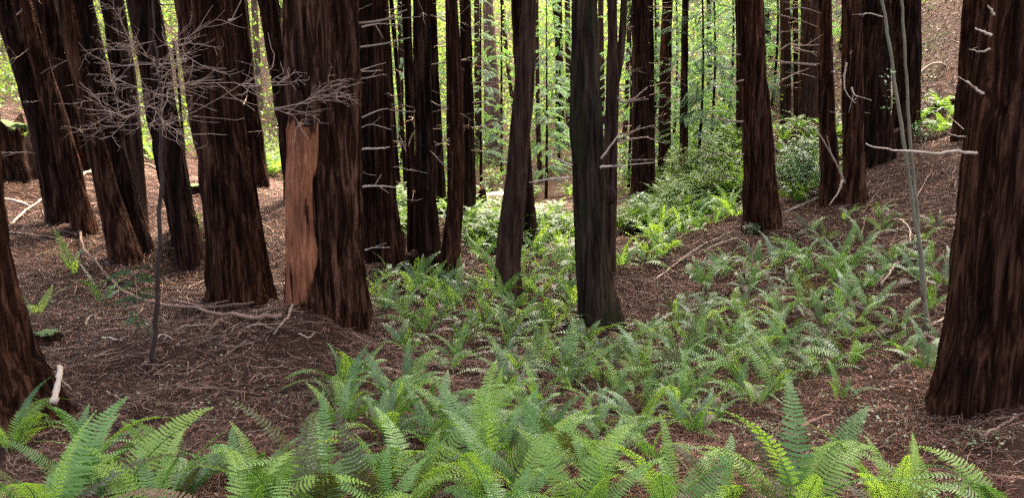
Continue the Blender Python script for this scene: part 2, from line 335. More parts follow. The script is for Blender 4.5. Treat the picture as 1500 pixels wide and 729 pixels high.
cp += [np.array(c, float) for c in [(0,0,0),(-3,-3,.3),(3,-3,.4),(-12,-3,1.6),(12,-3,2.2),(-12,6,.4),(14,8,2.2),(-25,12,3.0),(-26,30,2.5),(22,18,5.5),(30,35,12),(18,45,5.0),
       (-14,45,-2.2),(0,60,-4.2),(-18,65,.5),(18,68,5.5),(0,80,-.5),(-40,60,7),(45,60,18),(0,105,9),(-45,105,14),(45,110,22),(-60,20,9),(60,15,18),(-20,105,10),(20,105,13)]]
cp = np.array(cp)
def tps_fit(P, lam):
    n = len(P); d = np.linalg.norm(P[:, None, :2] - P[None, :, :2], axis=2)
    K = np.where(d > 0, d * d * np.log(d + 1e-12), 0) + lam * np.eye(n)
    A = np.zeros((n + 3, n + 3)); A[:n, :n] = K; A[:n, n] = 1; A[:n, n + 1:] = P[:, :2]; A[n:, :n] = A[:n, n:].T
    return np.linalg.solve(A, np.concatenate([P[:, 2], np.zeros(3)]))
TW = tps_fit(cp, .12)
def height(x, y):
    x = np.atleast_1d(np.asarray(x, float)); y = np.atleast_1d(np.asarray(y, float)); sh = x.shape
    x = x.ravel(); y = y.ravel(); z = np.empty(len(x))
    for s in range(0, len(x), 20000):
        xs, ys = x[s:s + 20000], y[s:s + 20000]
        d = np.hypot(xs[:, None] - cp[None, :, 0], ys[:, None] - cp[None, :, 1])
        z[s:s + 20000] = (np.where(d > 0, d * d * np.log(d + 1e-12), 0) @ TW[:-3]) + TW[-3] + TW[-2] * xs + TW[-1] * ys
    z += (fbm(x * .9, y * .9, 0, 5, 3) - .5) * .16 + (fbm(x * 5, y * 5, 0, 9, 3) - .5) * .05
    return z.reshape(sh)
def hz(x, y): return float(height(x, y)[0])
def hit(px, py):                            # where the ray of a pixel meets the ground
    d = ray(px, py); ts = np.concatenate([np.linspace(3, 30, 160), np.linspace(30.5, 115, 100)])
    P = np.array([0, 0, EYE])[None] + ts[:, None] * d[None]
    g = P[:, 2] - height(P[:, 0], P[:, 1]); k = np.where(g < 0)[0]
    if not len(k): return None
    k = max(k[0], 1); f = g[k - 1] / (g[k - 1] - g[k] + 1e-9); p = P[k - 1] + f * (P[k] - P[k - 1])
    p[2] = hz(p[0], p[1]); return p
gx = np.unique(np.concatenate([np.linspace(-70, -12, 60), np.arange(-12, 12.01, .10), np.linspace(12, 70, 60)]))
gy = np.unique(np.concatenate([np.linspace(-8, 2.5, 22), np.arange(2.5, 24, .10), np.arange(24, 50, .35), np.linspace(50, 125, 60)]))
GX, GY = np.meshgrid(gx, gy); GZ = height(GX, GY)
def height(x, y):                           # bilinear look-up in the ground grid itself
    x = np.atleast_1d(np.asarray(x, float)); y = np.atleast_1d(np.asarray(y, float))
    i = np.clip(np.searchsorted(gx, x) - 1, 0, len(gx) - 2); j = np.clip(np.searchsorted(gy, y) - 1, 0, len(gy) - 2)
    u = np.clip((x - gx[i]) / (gx[i + 1] - gx[i]), 0, 1); v = np.clip((y - gy[j]) / (gy[j + 1] - gy[j]), 0, 1)
    return (GZ[j, i] * (1 - u) + GZ[j, i + 1] * u) * (1 - v) + (GZ[j + 1, i] * (1 - u) + GZ[j + 1, i + 1] * u) * v
near = (GY > 2) & (GY < 26) & (abs(GX) < 13)
GZ = GZ + np.where(near, (fbm(GX * 11, GY * 11, 0, 31, 2) - .5) * .05, 0)
ii = np.arange(len(gy) - 1)[:, None] * len(gx) + np.arange(len(gx) - 1)[None, :]
gF = np.stack([ii, ii + 1, ii + 1 + len(gx), ii + len(gx)], -1).reshape(-1, 4)
ground = link('ground', mesh_np('ground', np.stack([GX, GY, GZ], -1).reshape(-1, 3), gF, M_GROUND))
tag(ground, 'reddish-brown forest floor of needle litter sloping into a shallow gully', 'ground', kind='structure')

# ------------------------------------------------------------------ trunks
def trunk_geo(C, rad, seg, ztop, zvis, dz, amp, seed, flare=.35, twist=0.0, zg=None, sector=None, amp_mul=1.0, out=0.0, kf=1.0):
    """C: centres from base up; rad: radii; a furrowed, tapering, bending column. sector: only that range of angles (for a patch)."""
    C = np.asarray(C); zg = C[0][2] if zg is None else zg
    zs = np.concatenate([np.arange(C[0][2] - .7, zvis, dz), np.linspace(zvis, ztop, 10)])
    zk, xk, yk = C[:, 2], C[:, 0], C[:, 1]
    o = np.argsort(zk); zk, xk, yk, rk = zk[o], xk[o], yk[o], np.asarray(rad)[o]
    sx = (xk[-1] - xk[-2]) / (zk[-1] - zk[-2]); sy = (yk[-1] - yk[-2]) / (zk[-1] - zk[-2])
    bx = (xk[1] - xk[0]) / (zk[1] - zk[0])
    def axis(z):
        def one(k, s, b=0):
            v = np.interp(z, zk, k); up = np.clip(z - zk[-1], 0, None); v = v + s * (1 - np.exp(-up / 6)) * 6
            return v - b * np.clip(zk[0] - z, 0, None)
        acc = 0
        return one(xk, sx, bx), one(yk, sy)
    w = max((zk[-1] - zk[0]) * .06, .05); ax = ay = 0
    for dzz in (-1, -.5, 0, .5, 1):
        a, b = axis(zs + dzz * w); ax = ax + a / 5; ay = ay + b / 5
    rr = np.interp(zs, zk, rk); up = np.clip(zs - zk[-1], 0, None); rr = rr * np.clip(1 - up / (ztop - zk[-1] + 3), .12, 1)
    th = np.linspace(*sector, seg) if sector else np.arange(seg) * 2 * math.pi / seg
    TH, ZZ = np.meshgrid(th, zs); RR = rr[:, None] + 0 * TH
    a2 = TH + twist * ZZ
    hg = np.clip(ZZ - zg, 0, None)
    lobes = .5 + .5 * np.cos(a2 * (3 + seed % 3) + seed) * .8 + .35 * np.cos(a2 * (7 + seed % 2) + seed * 2)
    fl = flare * np.exp(-hg / .38) * lobes * RR
    cx, cy = np.cos(a2) * RR * 12 * kf, np.sin(a2) * RR * 12 * kf
    wx = (fbm(cx * .25, cy * .25, ZZ * .8, seed + 3, 2) - .5) * 2.2
    n1 = vnoise(cx + wx, cy + wx, ZZ * 1.05 * kf, seed); rd1 = 1 - np.abs(2 * n1 - 1)
    n2 = vnoise(cx * 2.4 + wx, cy * 2.4, ZZ * 2.6 * kf, seed + 7); rd2 = 1 - np.abs(2 * n2 - 1)
    n3 = fbm(cx * .12, cy * .12, ZZ * .6, seed + 13, 2) - .5
    d = amp * amp_mul * (.75 - 1.5 * rd1 ** 2.2 + .55 * (.5 - rd2)) + n3 * RR * .16
    RR2 = RR + fl + d + out
    X = ax[:, None] + np.cos(TH) * RR2; Y = ay[:, None] + np.sin(TH) * RR2
    V = np.stack([X, Y, ZZ], -1).reshape(-1, 3)
    i = np.arange(len(zs) - 1)[:, None] * seg
    if sector: j = np.arange(seg - 1)[None]; k = j + 1
    else: j = np.arange(seg)[None]; k = (j + 1) % seg
    F = np.stack([i + j, i + k, i + seg + k, i + seg + j], -1).reshape(-1, 4)
    return V, F, axis, zs
def crown_template(seed):
    g = np.random.default_rng(seed); H = 11.0; n = 900
    h = g.random(n) ** .8; z = h * H; rmax = 2.7 * (1 - h) ** .6 + .25
    r = rmax * np.sqrt(g.random(n)); a = g.random(n) * 6.283
    clump = fbm(np.cos(a) * r * .8, np.sin(a) * r * .8, z * .8, seed, 2) > .44
    z, r, a = z[clump], r[clump], a[clump]; n = len(z)
    tv = np.array([[0, 0, 0], [.28, .15, .02], [.7, 0, -.12], [.28, -.15, .02]]); tf = np.array([[0, 1, 2, 3]])
    M = np.stack([rotz(x) for x in a]) @ np.stack([np.array(Euler((g.normal(0, .5), g.normal(.15, .3), g.normal(0, .6))).to_matrix()) for _ in range(n)]) * g.uniform(.7, 1.4, n)[:, None, None]
    V, F = batch(tv, tf, M, np.stack([np.cos(a) * r, np.sin(a) * r, z], -1))
    return mesh_np('crown', V, F, M_CROWN, smooth=False)
CROWNS = [crown_template(100 + i) for i in range(4)]
def stick_path(L, g, n=6, droop=.1):
    t = np.linspace(0, 1, n); y = np.cumsum(g.normal(0, .05, n)) * L * .6; z = np.cumsum(g.normal(0, .03, n)) * L * .6 - droop * L * t * t * g.uniform(-1, 1)
    return np.stack([t * L, y - y[0], z - z[0]], -1)
def stick_mesh(seed, mat):
    g = np.random.default_rng(seed); mb = MB(); P = stick_path(1.0, g); mb.add(*tube(P, np.linspace(.012, .004, len(P)), 5))
    for _ in range(g.integers(1, 4)):
        k = g.integers(2, 5); q = stick_path(g.uniform(.15, .4), g, 4) @ rotz(g.choice([-1, 1]) * g.uniform(.4, .9)).T
        mb.add(*tube(q + P[k], np.linspace(.006, .002, 4), 4))
    return mb.mesh('dead_branch', mat)
STICKS = [stick_mesh(300 + i, M_DEAD) for i in range(8)]
TRUNK_XY = []
tree_obj, tree_base, tree_axis = {}, {}, {}
def build_tree(key, D, outline, bark, stubs, label, name='redwood_tree', group=None, seed=None, crown=True):
    seed = seed if seed is not None else (sum(ord(c) * (i + 3) for i, c in enumerate(key)) % 997)
    g = np.random.default_rng(seed)
    C = np.array([at(px, py, D) for px, py, w in outline]); base = C[0].copy(); base[2] = hz(base[0], base[1])
    C[0] = base
    if C[1][2] < base[2] + .05: C = np.vstack([C[:1], C[2:]]); outline = [outline[0]] + outline[2:]
    rad = np.array([px_to_m(o[2], c) / 2 for o, c in zip(outline, C)])
    wpx = outline[-1][2]
    big = wpx > 60; midsz = wpx > 20
    seg = 150 if big else 72 if midsz else 28 if wpx > 9 else 12
    zvis = at(0, 0, D)[2] + .6
    short = outline[-1][1] > 40
    ztop = C[-1][2] + .05 if short else max(zvis + 6, base[2] + 15 + 6 * g.random())
    if short: zvis = C[-1][2]
    dz = .05 if big else .10 if midsz else .25 if D < 35 else .5
    amp = float(np.clip(rad[1] * .12, .005, .05))
    root = empty(name, base)
    tag(root, label, 'tree', group)
    V, F, axis, zs = trunk_geo(C, rad, seg, ztop, zvis, dz, amp, seed, twist=.22 if key == 'K' else 0.04, flare=.1 if D > 30 else .22, zg=base[2], kf=.65 if bark == 'grey' else 1.0)
    link('trunk', mesh_np('trunk', V - base, F, BARK[bark]), root)
    if crown and not short:
        ax, ay = axis(np.array([ztop - 3])); cr = link('crown', CROWNS[seed % 4], root, (ax[0] - base[0], ay[0] - base[1], ztop - base[2] - 8.5))
        cr.rotation_euler.z = g.random() * 6; s = g.uniform(.85, 1.2) * (1.4 if base[0] < -2 and D < 30 else 1); cr.scale = (s, s, s)  # left-side crowns enlarged to cast more shade on the ground
    zlo, zhi = base[2] + 1.2, zvis
    for i in range(stubs):
        z = g.uniform(zlo, zhi); ax, ay = axis(np.array([z])); r = np.interp(z, C[:, 2], rad); a = g.choice([g.normal(0, .5), g.normal(math.pi, .5), g.uniform(-2.6, -.5)])
        st = link('dead_branch', STICKS[g.integers(8)], root, (ax[0] + math.cos(a) * r * .9 - base[0], ay[0] + math.sin(a) * r * .9 - base[1], z - base[2]))
        st.rotation_euler = (g.uniform(0, 6.28), g.normal(-.05, .18), a); s = g.uniform(.35, 1.0) * (1.25 if D > 22 else 1); st.scale = (s, s * 1.1, s * 1.1)
    TRUNK_XY.append((base[0], base[1], rad[0] * 1.15))
    tree_obj[key], tree_base[key], tree_axis[key] = root, base, (axis, C, rad, seed, amp, zvis)
    return root
for k, (D, ol, bark, stubs, label) in TREES.items():
    build_tree(k, D, ol, bark, stubs, label)
for i, (D, ol) in enumerate(THIN):
    build_tree('thin%d' % i, D, ol, 'dark', 3, 'very thin dark pole-like trunk standing among thicker trunks', 'pole_tree', 'thin dark poles among the trunks', crown=False)
for i, (D, ol, bk) in enumerate(FAR):
    build_tree('far%d' % i, D, ol, bk, 4, 'distant hazy %s conifer trunk down the valley, in front of bright foliage' % {'pale': 'pale', 'grey': 'grey', 'dark': 'dark'}[bk], 'conifer_tree', 'distant %s conifer trunks' % bk, crown=ol[0][0] < 450)  # left far trunks get unseen crowns, added to shade the ground there

for i, (D, ol) in enumerate([(31, [(1500, 40, 40), (1506, -60, 38), (1510, -200, 36)]), (36, [(1470, 30, 36), (1474, -60, 34), (1478, -220, 32)]), (28, [(1600, 60, 44), (1606, -60, 42), (1612, -220, 40)]), (38, [(1580, 10, 36), (1585, -80, 34), (1590, -220, 32)])]):  # out-of-sight redwoods, added for the shade their crowns cast on the hillside
    build_tree('hill%d' % i, D, ol, 'dark', 0, 'added out-of-sight redwood shading the right hillside beyond the furrowed trunk', 'redwood_tree', 'added redwoods shading the right hillside')
# the second stem of the forked trunk, its burl, the bare strip of the peeled trunk
def part_tube(name, key, pix, mat, sides=8, D=None, wob=0.0, n=10, amp=0):
    root = tree_obj[key]; base = tree_base[key]; D = D or base[1]
    P = smooth_path([at(x, y, D if len(r) < 2 else r[1]) for x, y, w, *r in [(p[0], p[1], p[2], *( [0, p[3]] if len(p) > 3 else [])) for p in pix]], n)
    w = np.interp(np.linspace(0, 1, n), np.linspace(0, 1, len(pix)), [p[2] for p in pix])
    rad = np.array([px_to_m(a, q) / 2 for a, q in zip(w, P)])
    if wob: P[1:-1] += rng.normal(0, wob, (n - 2, 3))
    V, F, c = tube(P, rad, sides)
    return link(name, mesh_np(name, V - base, [F, c], mat), root)
part_tube('fork_stem', 'W', [(897,140,15),(905,100,13),(911,60,11),(914,0,10),(917,-90,9),(922,-260,4)], BARK['grey'], 20, n=24)
def lump(c, r, seed, sub=3, rough=.3, freq=2.0):
    import bmesh
    bm = bmesh.new(); bmesh.ops.create_icosphere(bm, subdivisions=sub, radius=1.0)
    V = np.array([v.co[:] for v in bm.verts]); F = np.array([[v.index for v in f.verts] for f in bm.faces]); bm.free()
    n = fbm(V[:, 0] * freq + 9, V[:, 1] * freq, V[:, 2] * freq, seed, 4) - .5
    return np.asarray(c) + V * np.asarray(r) * (1 + rough * 2 * n)[:, None], F
bw = at(890, 285, tree_base['W'][1] - .1); V, F = lump(bw, (.16, .15, .17), 5, 4, .3, 3)
link('burl', mesh_np('burl', V - tree_base['W'], F, BARK['grey']), tree_obj['W'])
axis, C, rad, seed, amp, zvis = tree_axis['K']; base = tree_base['K']
NB = 130
V, F, axK, zs = trunk_geo(C, rad, NB, zvis + 4, zvis, .025, amp, seed, twist=.22, flare=.22, zg=base[2], sector=(-3.0, -1.52), amp_mul=.25)
z0, z1 = at(450, 436, base[1])[2], at(450, 182, base[1])[2]
VI = np.arange(len(V)) % NB; ang = VI / (NB - 1.0); th_ = -3.0 + 1.48 * ang; vz_ = V[:, 2]
lft = .06 + (fbm(vz_ * 1.6, 0, 1, 4, 4) - .5) * .22; rgt = .97 + (fbm(vz_ * 1.3, 0, 2, 6, 4) - .5) * .30 - np.clip((z0 + .7 - vz_) * .3, 0, .25)
top = z1 + (fbm(ang * 14, 0, 3, 3, 4) - .5) * .30; low = z0 + (fbm(ang * 14, 0, 5, 8, 4) - .5) * .75
mk = np.minimum(np.minimum(ang - lft, rgt - ang) * 1.1, np.minimum(top - vz_, vz_ - low) * .9) + (fbm(ang * 30, vz_ * 3, 0, 12, 3) - .5) * .05
outw = -.035 + .058 * np.clip(mk / .05 + .5, 0, 1)
V[:, 0] += np.cos(th_) * outw; V[:, 1] += np.sin(th_) * outw
keep = (mk[F] > -.07).all(1)
m, t, b, o = new_mat('bare_wood'); L = t.links
n1 = N(t, 'ShaderNodeTexNoise', Scale=1.0, Detail=5.0, Roughness=.65, Distortion=.8); L.new(coords(t, (26, 26, 1.8)), n1.inputs['Vector'])
n2 = N(t, 'ShaderNodeTexNoise', Scale=1.0, Detail=4.0, Roughness=.7); L.new(coords(t, (3, 3, 2.2)), n2.inputs['Vector'])
r1 = ramp(t, [(.28, (.075, .023, .008)), (.5, (.25, .085, .030)), (.75, (.47, .195, .080))]); L.new(n1.outputs['Fac'], r1.inputs['Fac'])
r2 = ramp(t, [(.3, (.55, .5, .48)), (.65, (1.25, 1.2, 1.2))]); L.new(n2.outputs['Fac'], r2.inputs['Fac'])
mu = N(t, 'ShaderNodeMix', data_type='RGBA', blend_type='MULTIPLY'); mu.inputs['Factor'].default_value = 1; L.new(r1.outputs[0], mu.inputs['A']); L.new(r2.outputs[0], mu.inputs['B'])
L.new(mu.outputs['Result'], b.inputs['Base Color']); b.inputs['Roughness'].default_value = .8; b.inputs['Specular IOR Level'].default_value = .2
bp = N(t, 'ShaderNodeBump', Strength=.6, Distance=.02); L.new(n1.outputs['Fac'], bp.inputs['Height']); L.new(bp.outputs[0], b.inputs['Normal'])
bare = link('bare_wood', mesh_np('bare_wood', V - base, F[keep], m), tree_obj['K']); bare['label'] = 'long strip of bare orange wood where bark was torn off'

# dead branches that the photograph shows one by one: (tree, pixel polyline, width px, metres nearer than the trunk)
STK = [('K',[(526,34),(560,30),(580,22),(597,14)],6,.1),('L2',[(530,40),(550,36),(566,35)],5,.5),('L2',[(528,69),(565,64),(602,55)],5,.6),('L2',[(529,103),(548,97),(566,92)],3,.5),('L2',[(530,105),(560,103)],3,.45),
 ('L2',[(530,115),(550,112),(564,108)],4,.5),('L2',[(530,172),(555,162),(570,159)],4,.5),('L2',[(530,187),(545,182),(575,190)],3,.5),('L2',[(531,218),(560,217),(572,215)],5,.5),('L2',[(531,273),(555,272),(582,274)],5,.5),
 ('L2',[(534,366),(550,362),(572,361)],3,.5),('N',[(556,157),(580,162),(630,164),(650,158),(675,143)],3,1.2),('N',[(595,222),(588,205),(584,196)],4,.3),('N',[(598,214),(603,200),(610,190),(626,186)],4,.3),('O',[(638,213),(655,206),(662,195)],3,.3),
 ('Rr',[(692,60),(705,58),(735,64),(752,72)],3,.3),('Rr',[(692,95),(720,102),(755,118)],3,.3),('Rr',[(690,122),(710,120),(742,122)],3,.3),('Rr',[(692,150),(715,148),(735,138)],3,.3),('Rr',[(692,188),(712,184),(740,174)],3,.4),('Rr',[(690,220),(712,221),(738,216)],2,.3),
 ('V',[(838,243),(822,235),(809,227)],5,.1),('V',[(879,245),(896,243),(915,244)],6,.2),('V',[(880,232),(893,215),(904,200),(908,190)],5,.3),('V',[(833,260),(805,263),(776,268)],6,-.8),
 ('W',[(905,142),(912,150),(930,143),(948,128)],5,.2),('W',[(907,155),(918,150),(950,145)],4,.2),('W',[(905,205),(925,195),(938,183)],5,.2),('W',[(905,208),(930,203),(950,200)],5,.2),('W',[(908,197),(918,195),(940,188),(960,183)],5,.2),
 ('BB',[(1090,226),(1060,225),(1028,228)],3,.3),('BB',[(1088,178),(1060,176),(1028,170)],4,.3),('BB',[(1090,118),(1075,120),(1064,117)],3,.3),('BB',[(1085,80),(1060,80),(1040,77)],3,.3),('BB',[(1134,300),(1133,260),(1131,188)],6,-.2),
 ('FF',[(1238,268),(1222,235),(1198,195)],6,.5),('GG',[(1234,264),(1228,280),(1212,300)],5,.5),('GG',[(1240,92),(1236,115),(1238,135),(1252,152)],4,.45),('GG',[(1247,128),(1250,137),(1253,142)],4,.42),
 ('KK',[(1432,224),(1400,222),(1370,224),(1330,221),(1290,217),(1266,211)],7,.15),('KK',[(1450,205),(1420,202),(1396,197)],6,-.4),('KK',[(1450,72),(1435,76),(1418,71)],5,.1),('KK',[(1452,52),(1440,47),(1427,42)],7,.1),('KK',[(1440,137),(1428,130),(1415,118)],7,.1),('KK',[(1456,22),(1450,15),(1446,8)],6,.1),
 ('GG',[(1292,25),(1270,20),(1255,23)],3,1.0),('H',[(334,30),(340,29),(347,28)],6,.2),('A',[(0,76),(8,74),(13,72)],3,.3),('B',[(24,22),(32,17),(34,12)],3,.3),('CC',[(1140,75),(1165,60),(1200,48)],4,.4),('EE',[(1130,20),(1165,28),(1198,40)],4,.4),('EE',[(1142,92),(1165,93),(1196,96)],5,.4),('EE',[(1160,70),(1180,75),(1196,77)],5,.4),
 ('EE',[(1145,118),(1165,108),(1185,100)],4,.4),('FF',[(1160,66),(1180,67),(1200,66)],4,.3),('FF',[(1150,14),(1175,12),(1202,20)],4,.3),('FF',[(1130,88),(1160,92),(1200,94)],4,.3),('FF',[(1218,70),(1230,76),(1238,72)],4,.3),('FF',[(1218,105),(1228,108),(1236,110)],4,.3)]
for k, pix, w, near_ in STK:
    base = tree_base[k]; D = base[1] - near_ - tree_axis[k][2][1] * .6
    n = max(6, len(pix) * 3); P = smooth_path([at(x, y, D) for x, y in pix], n)
    P[:, 1] += np.linspace(.0, 1, n) * -.12 * near_
    P += rng.normal(0, .003, P.shape); r0 = px_to_m(w, P[0]) / 2 * .72
    mb = MB(); mb.add(*tube(P, np.linspace(r0, r0 * .4, n), 6))
    for _ in range(rng.integers(0, 3)):
        q = rng.integers(n // 3, n - 1); d = P[q] - P[q - 1]; d /= np.linalg.norm(d); d = d + rng.normal(0, .6, 3); ln = rng.uniform(.08, .3)
        mb.add(*tube(P[q] + np.linspace(0, ln, 4)[:, None] * d, np.linspace(r0 * .45, r0 * .2, 4), 4))
    link('dead_branch', mb.mesh('dead_branch', M_BLEACH if k in ('V', 'KK', 'GG', 'L2') else M_DEAD, off=base), tree_obj[k])

# ------------------------------------------------------------------ stumps, logs, saplings
def stump(pix, D, w, h, label, bark, moss=False, seed=1):
    b_ = at(pix[0], pix[1], D); b_[2] = hz(b_[0], b_[1]); r = px_to_m(w, b_) / 2; H = px_to_m(h, b_)
    root = empty('stump', b_); tag(root, label, 'stump')
    seg = 48; zs = np.linspace(-.3, H, 16); th = np.arange(seg) * 2 * math.pi / seg; TH, Z = np.meshgrid(th, zs)
    topz = (fbm(np.cos(TH) * 2.5, np.sin(TH) * 2.5, 0, seed, 3) - .5) * H * .7 * (Z / H > .9)
    rr = r * (1 + .35 * np.exp(-np.clip(Z, 0, None) / (.35 * H)) * (.6 + .4 * np.cos(TH * 5 + seed))) * (1 + .3 * (fbm(np.cos(TH) * 3, np.sin(TH) * 3, Z * 1.2, seed + 2, 3) - .5))
    V = np.stack([np.cos(TH) * rr, np.sin(TH) * rr, Z + topz], -1).reshape(-1, 3); i = np.arange(15)[:, None] * seg; j = np.arange(seg)[None]; k = (j + 1) % seg
    F = np.stack([i + j, i + k, i + seg + k, i + seg + j], -1).reshape(-1, 4); V = np.vstack([V, [0, 0, H * .8]])
    cap = np.stack([15 * seg + np.arange(seg), 15 * seg + (np.arange(seg) + 1) % seg, np.full(seg, len(V) - 1)], 1)
    link('wood', mesh_np('wood', V, [F, cap], BARK[bark]), root)
    if moss:
        mv, mf = lump((0, 0, H * .93), (r * 1.0, r * .95, H * .16), seed, 4, .45, 2.5); link('moss', mesh_np('moss', mv, mf, M_MOSS), root)
    TRUNK_XY.append((b_[0], b_[1], r * 1.2))
    return root
stump((8, 214), 17.0, 62, 66, 'dark rotten stump capped with green moss', 'dark', True, 3)
stump((613, 392), 14.0, 46, 26, 'low burnt black stump at the foot of the straight black trunk', 'dark', False, 5)
stump((700, 318), 27.0, 26, 32, 'dark broken stump beside the pale fallen log', 'dark', False, 8)
stump((1308, 226), 21.5, 50, 34, 'dark root mound at the foot of the trunk on the upper bank', 'dark', False, 11)
stump((290, 305), 18.5, 34, 12, 'small mossy stump low between the cluster and the broad trunk', 'dark', True, 14)
stump((72, 510), 9.0, 34, 12, 'small mound of moss beside the flared redwood butt', 'dark', True, 15)

def ground_pix(pix, lift=0.0):
    out = []
    for x, y in pix:
        p = hit(x, y)
        if p is not None: p[2] += lift; out.append(p)
    return np.array(out)
def fallen(pix, w, label, mat, name='fallen_branch', group=None, lift=None, sides=6, wob=.006, twigs=2):
    P = ground_pix(pix)
    if len(P) < 2: return
    n = max(8, len(P) * 4); P = smooth_path(P, n); r0 = px_to_m(w, P[0]) / 2
    gz = height(P[:, 0], P[:, 1]); P[:, 2] = np.maximum(P[:, 2], gz) + r0 * .6 + (lift or .0) * np.sin(np.linspace(0, math.pi, n))
    P += rng.normal(0, wob, P.shape); mb = MB(); mb.add(*tube(P, np.linspace(r0, r0 * .6, n), sides))
    for _ in range(twigs):
        q = rng.integers(2, n - 1); d = P[q] - P[q - 1]; d /= np.linalg.norm(d) + 1e-9; d = d + rng.normal(0, .6, 3) * np.array([1, 1, .3]); ln = rng.uniform(.1, .35)
        mb.add(*tube(P[q] + np.linspace(0, ln, 4)[:, None] * d, np.linspace(r0 * .4, r0 * .15, 4), 4))
    o = link(name, mb.mesh(name, mat, off=P[0]), None, P[0]); tag(o, label, 'log' if name == 'fallen_log' else 'branch', group); return o
fallen([(412,466),(360,470),(300,463),(240,452),(190,435),(150,402)], 7, 'long thick fallen branch curving over litter toward the broad fibrous trunk', M_FALLEN, lift=.05)
fallen([(400,440),(352,452),(300,456),(246,440)], 4, 'bent fallen branch lying just under the broad fibrous trunk', M_FALLEN, lift=.06)
fallen([(427,455),(440,440),(425,428),(400,432)], 3, 'thin looped twig at the foot of the peeled trunk', M_FALLEN, lift=.08)
fallen([(436,446),(425,470),(400,490)], 4, 'pale stick leaning away from the peeled trunk', M_DEAD, lift=.05)
fallen([(0,291),(20,296),(45,304)], 5, 'whitish stick lying on the needle slope by the mossy stump', M_BLEACH)
fallen([(14,332),(40,312),(66,289)], 4, 'long straight stick on the slope below the leaning dark trunk', M_DEAD, lift=.04)
fallen([(10,340),(50,345),(95,352)], 3, 'thin dry stick lying level below the leaning dark trunk', M_DEAD)
fallen([(116,333),(124,375),(145,398),(160,408)], 4, 'bowed stick rising at the upright bright fern', M_FALLEN, lift=.12)
fallen([(95,300),(125,270),(145,262)], 6, 'fallen limb caught behind the slim leaning trunk', M_DEAD, lift=.2)
fallen([(185,254),(215,257),(240,260)], 5, 'fallen limb lying behind the thin brownish pole trunk', M_DEAD, lift=.25)
fallen([(148,487),(180,482),(214,480)], 5, 'dark straight fallen branch beside the bare sapling', M_FALLEN)
fallen([(150,495),(165,497),(180,500)], 3, 'short pale chip of wood beside the bare sapling', M_BLEACH)
fallen([(370,560),(385,556),(400,549)], 5, 'short dark stick on litter behind the tall foreground fern', M_FALLEN)
fallen([(640,540),(680,545),(725,548),(760,556)], 5, 'long thin rotten branch among central ferns', M_FALLEN)
fallen([(1170,628),(1195,616),(1218,607)], 7, 'short thick stick on bare soil behind the bright foreground ferns', M_FALLEN)
fallen([(1255,605),(1285,598),(1305,592)], 5, 'short stick on litter near the furrowed right trunk', M_FALLEN)
fallen([(1440,640),(1462,625),(1490,612)], 5, 'pale stick lying at the foot of the furrowed trunk', M_DEAD)
fallen([(958,412),(1000,380),(1045,352),(1090,340)], 3, 'long thin stick running up the bare litter bank', M_DEAD)
fallen([(1030,372),(1060,362),(1086,350)], 3, 'forked thin stick on the bank below the sturdy trunk', M_DEAD, lift=.1)
fallen([(1290,420),(1306,400),(1318,384)], 4, 'straight stick leaning among the right bank ferns', M_DEAD, lift=.05)
fallen([(1290,330),(1312,332),(1330,345),(1332,358)], 3, 'whitish bowed stick among the right bank ferns', M_BLEACH, lift=.15)
fallen([(1395,455),(1380,470),(1360,480)], 4, 'short stick beside the furrowed right trunk, by the pale stems', M_DEAD)
fallen([(1150,312),(1200,290),(1215,284)], 4, 'thin stick on the bank between the sturdy and slender trunks', M_DEAD)
fallen([(1330,130),(1360,112),(1385,98)], 5, 'long bleached branch high on the right hillside', M_DEAD, lift=.3)
fallen([(1346,172),(1372,160),(1402,152)], 12, 'dark rotten log below the hillside, beside the small bright fern', BARK['dark'], 'fallen_log', sides=10, wob=.02)
fallen([(714,294),(745,305),(770,318),(806,334)], 15, 'pale bleached log lying across the gully behind the leaning trunk', M_BLEACH, 'fallen_log', sides=10, wob=.02, lift=.3)
fallen([(808,340),(822,334),(838,330)], 9, 'short pale log end showing beside the mossy trunk', M_BLEACH, 'fallen_log', sides=8)
sk = MB(); p0 = at(78, 592, 6.1); p1 = at(88, 538, 6.35); P = smooth_path([p0, (p0 + p1) / 2 + [.004, 0, 0], p1], 10)
P += rng.normal(0, .003, P.shape); V, F, c = tube(P, np.linspace(.027, .021, 10) * (1 + rng.normal(0, .09, 10)), 9)
V = V + (vnoise(V[:, 0] * 60, V[:, 1] * 60, V[:, 2] * 25, 3) - .5)[:, None] * .014; V[-11:, 2] += rng.uniform(-.03, .035, 11); sk.add(V, F, c)
P0 = P[0].copy(); o = link('broken_stake', sk.mesh('broken_stake', M_BLEACH, off=P0), None, P0); tag(o, 'pale broken stake propped upright against the flared redwood butt', 'branch')
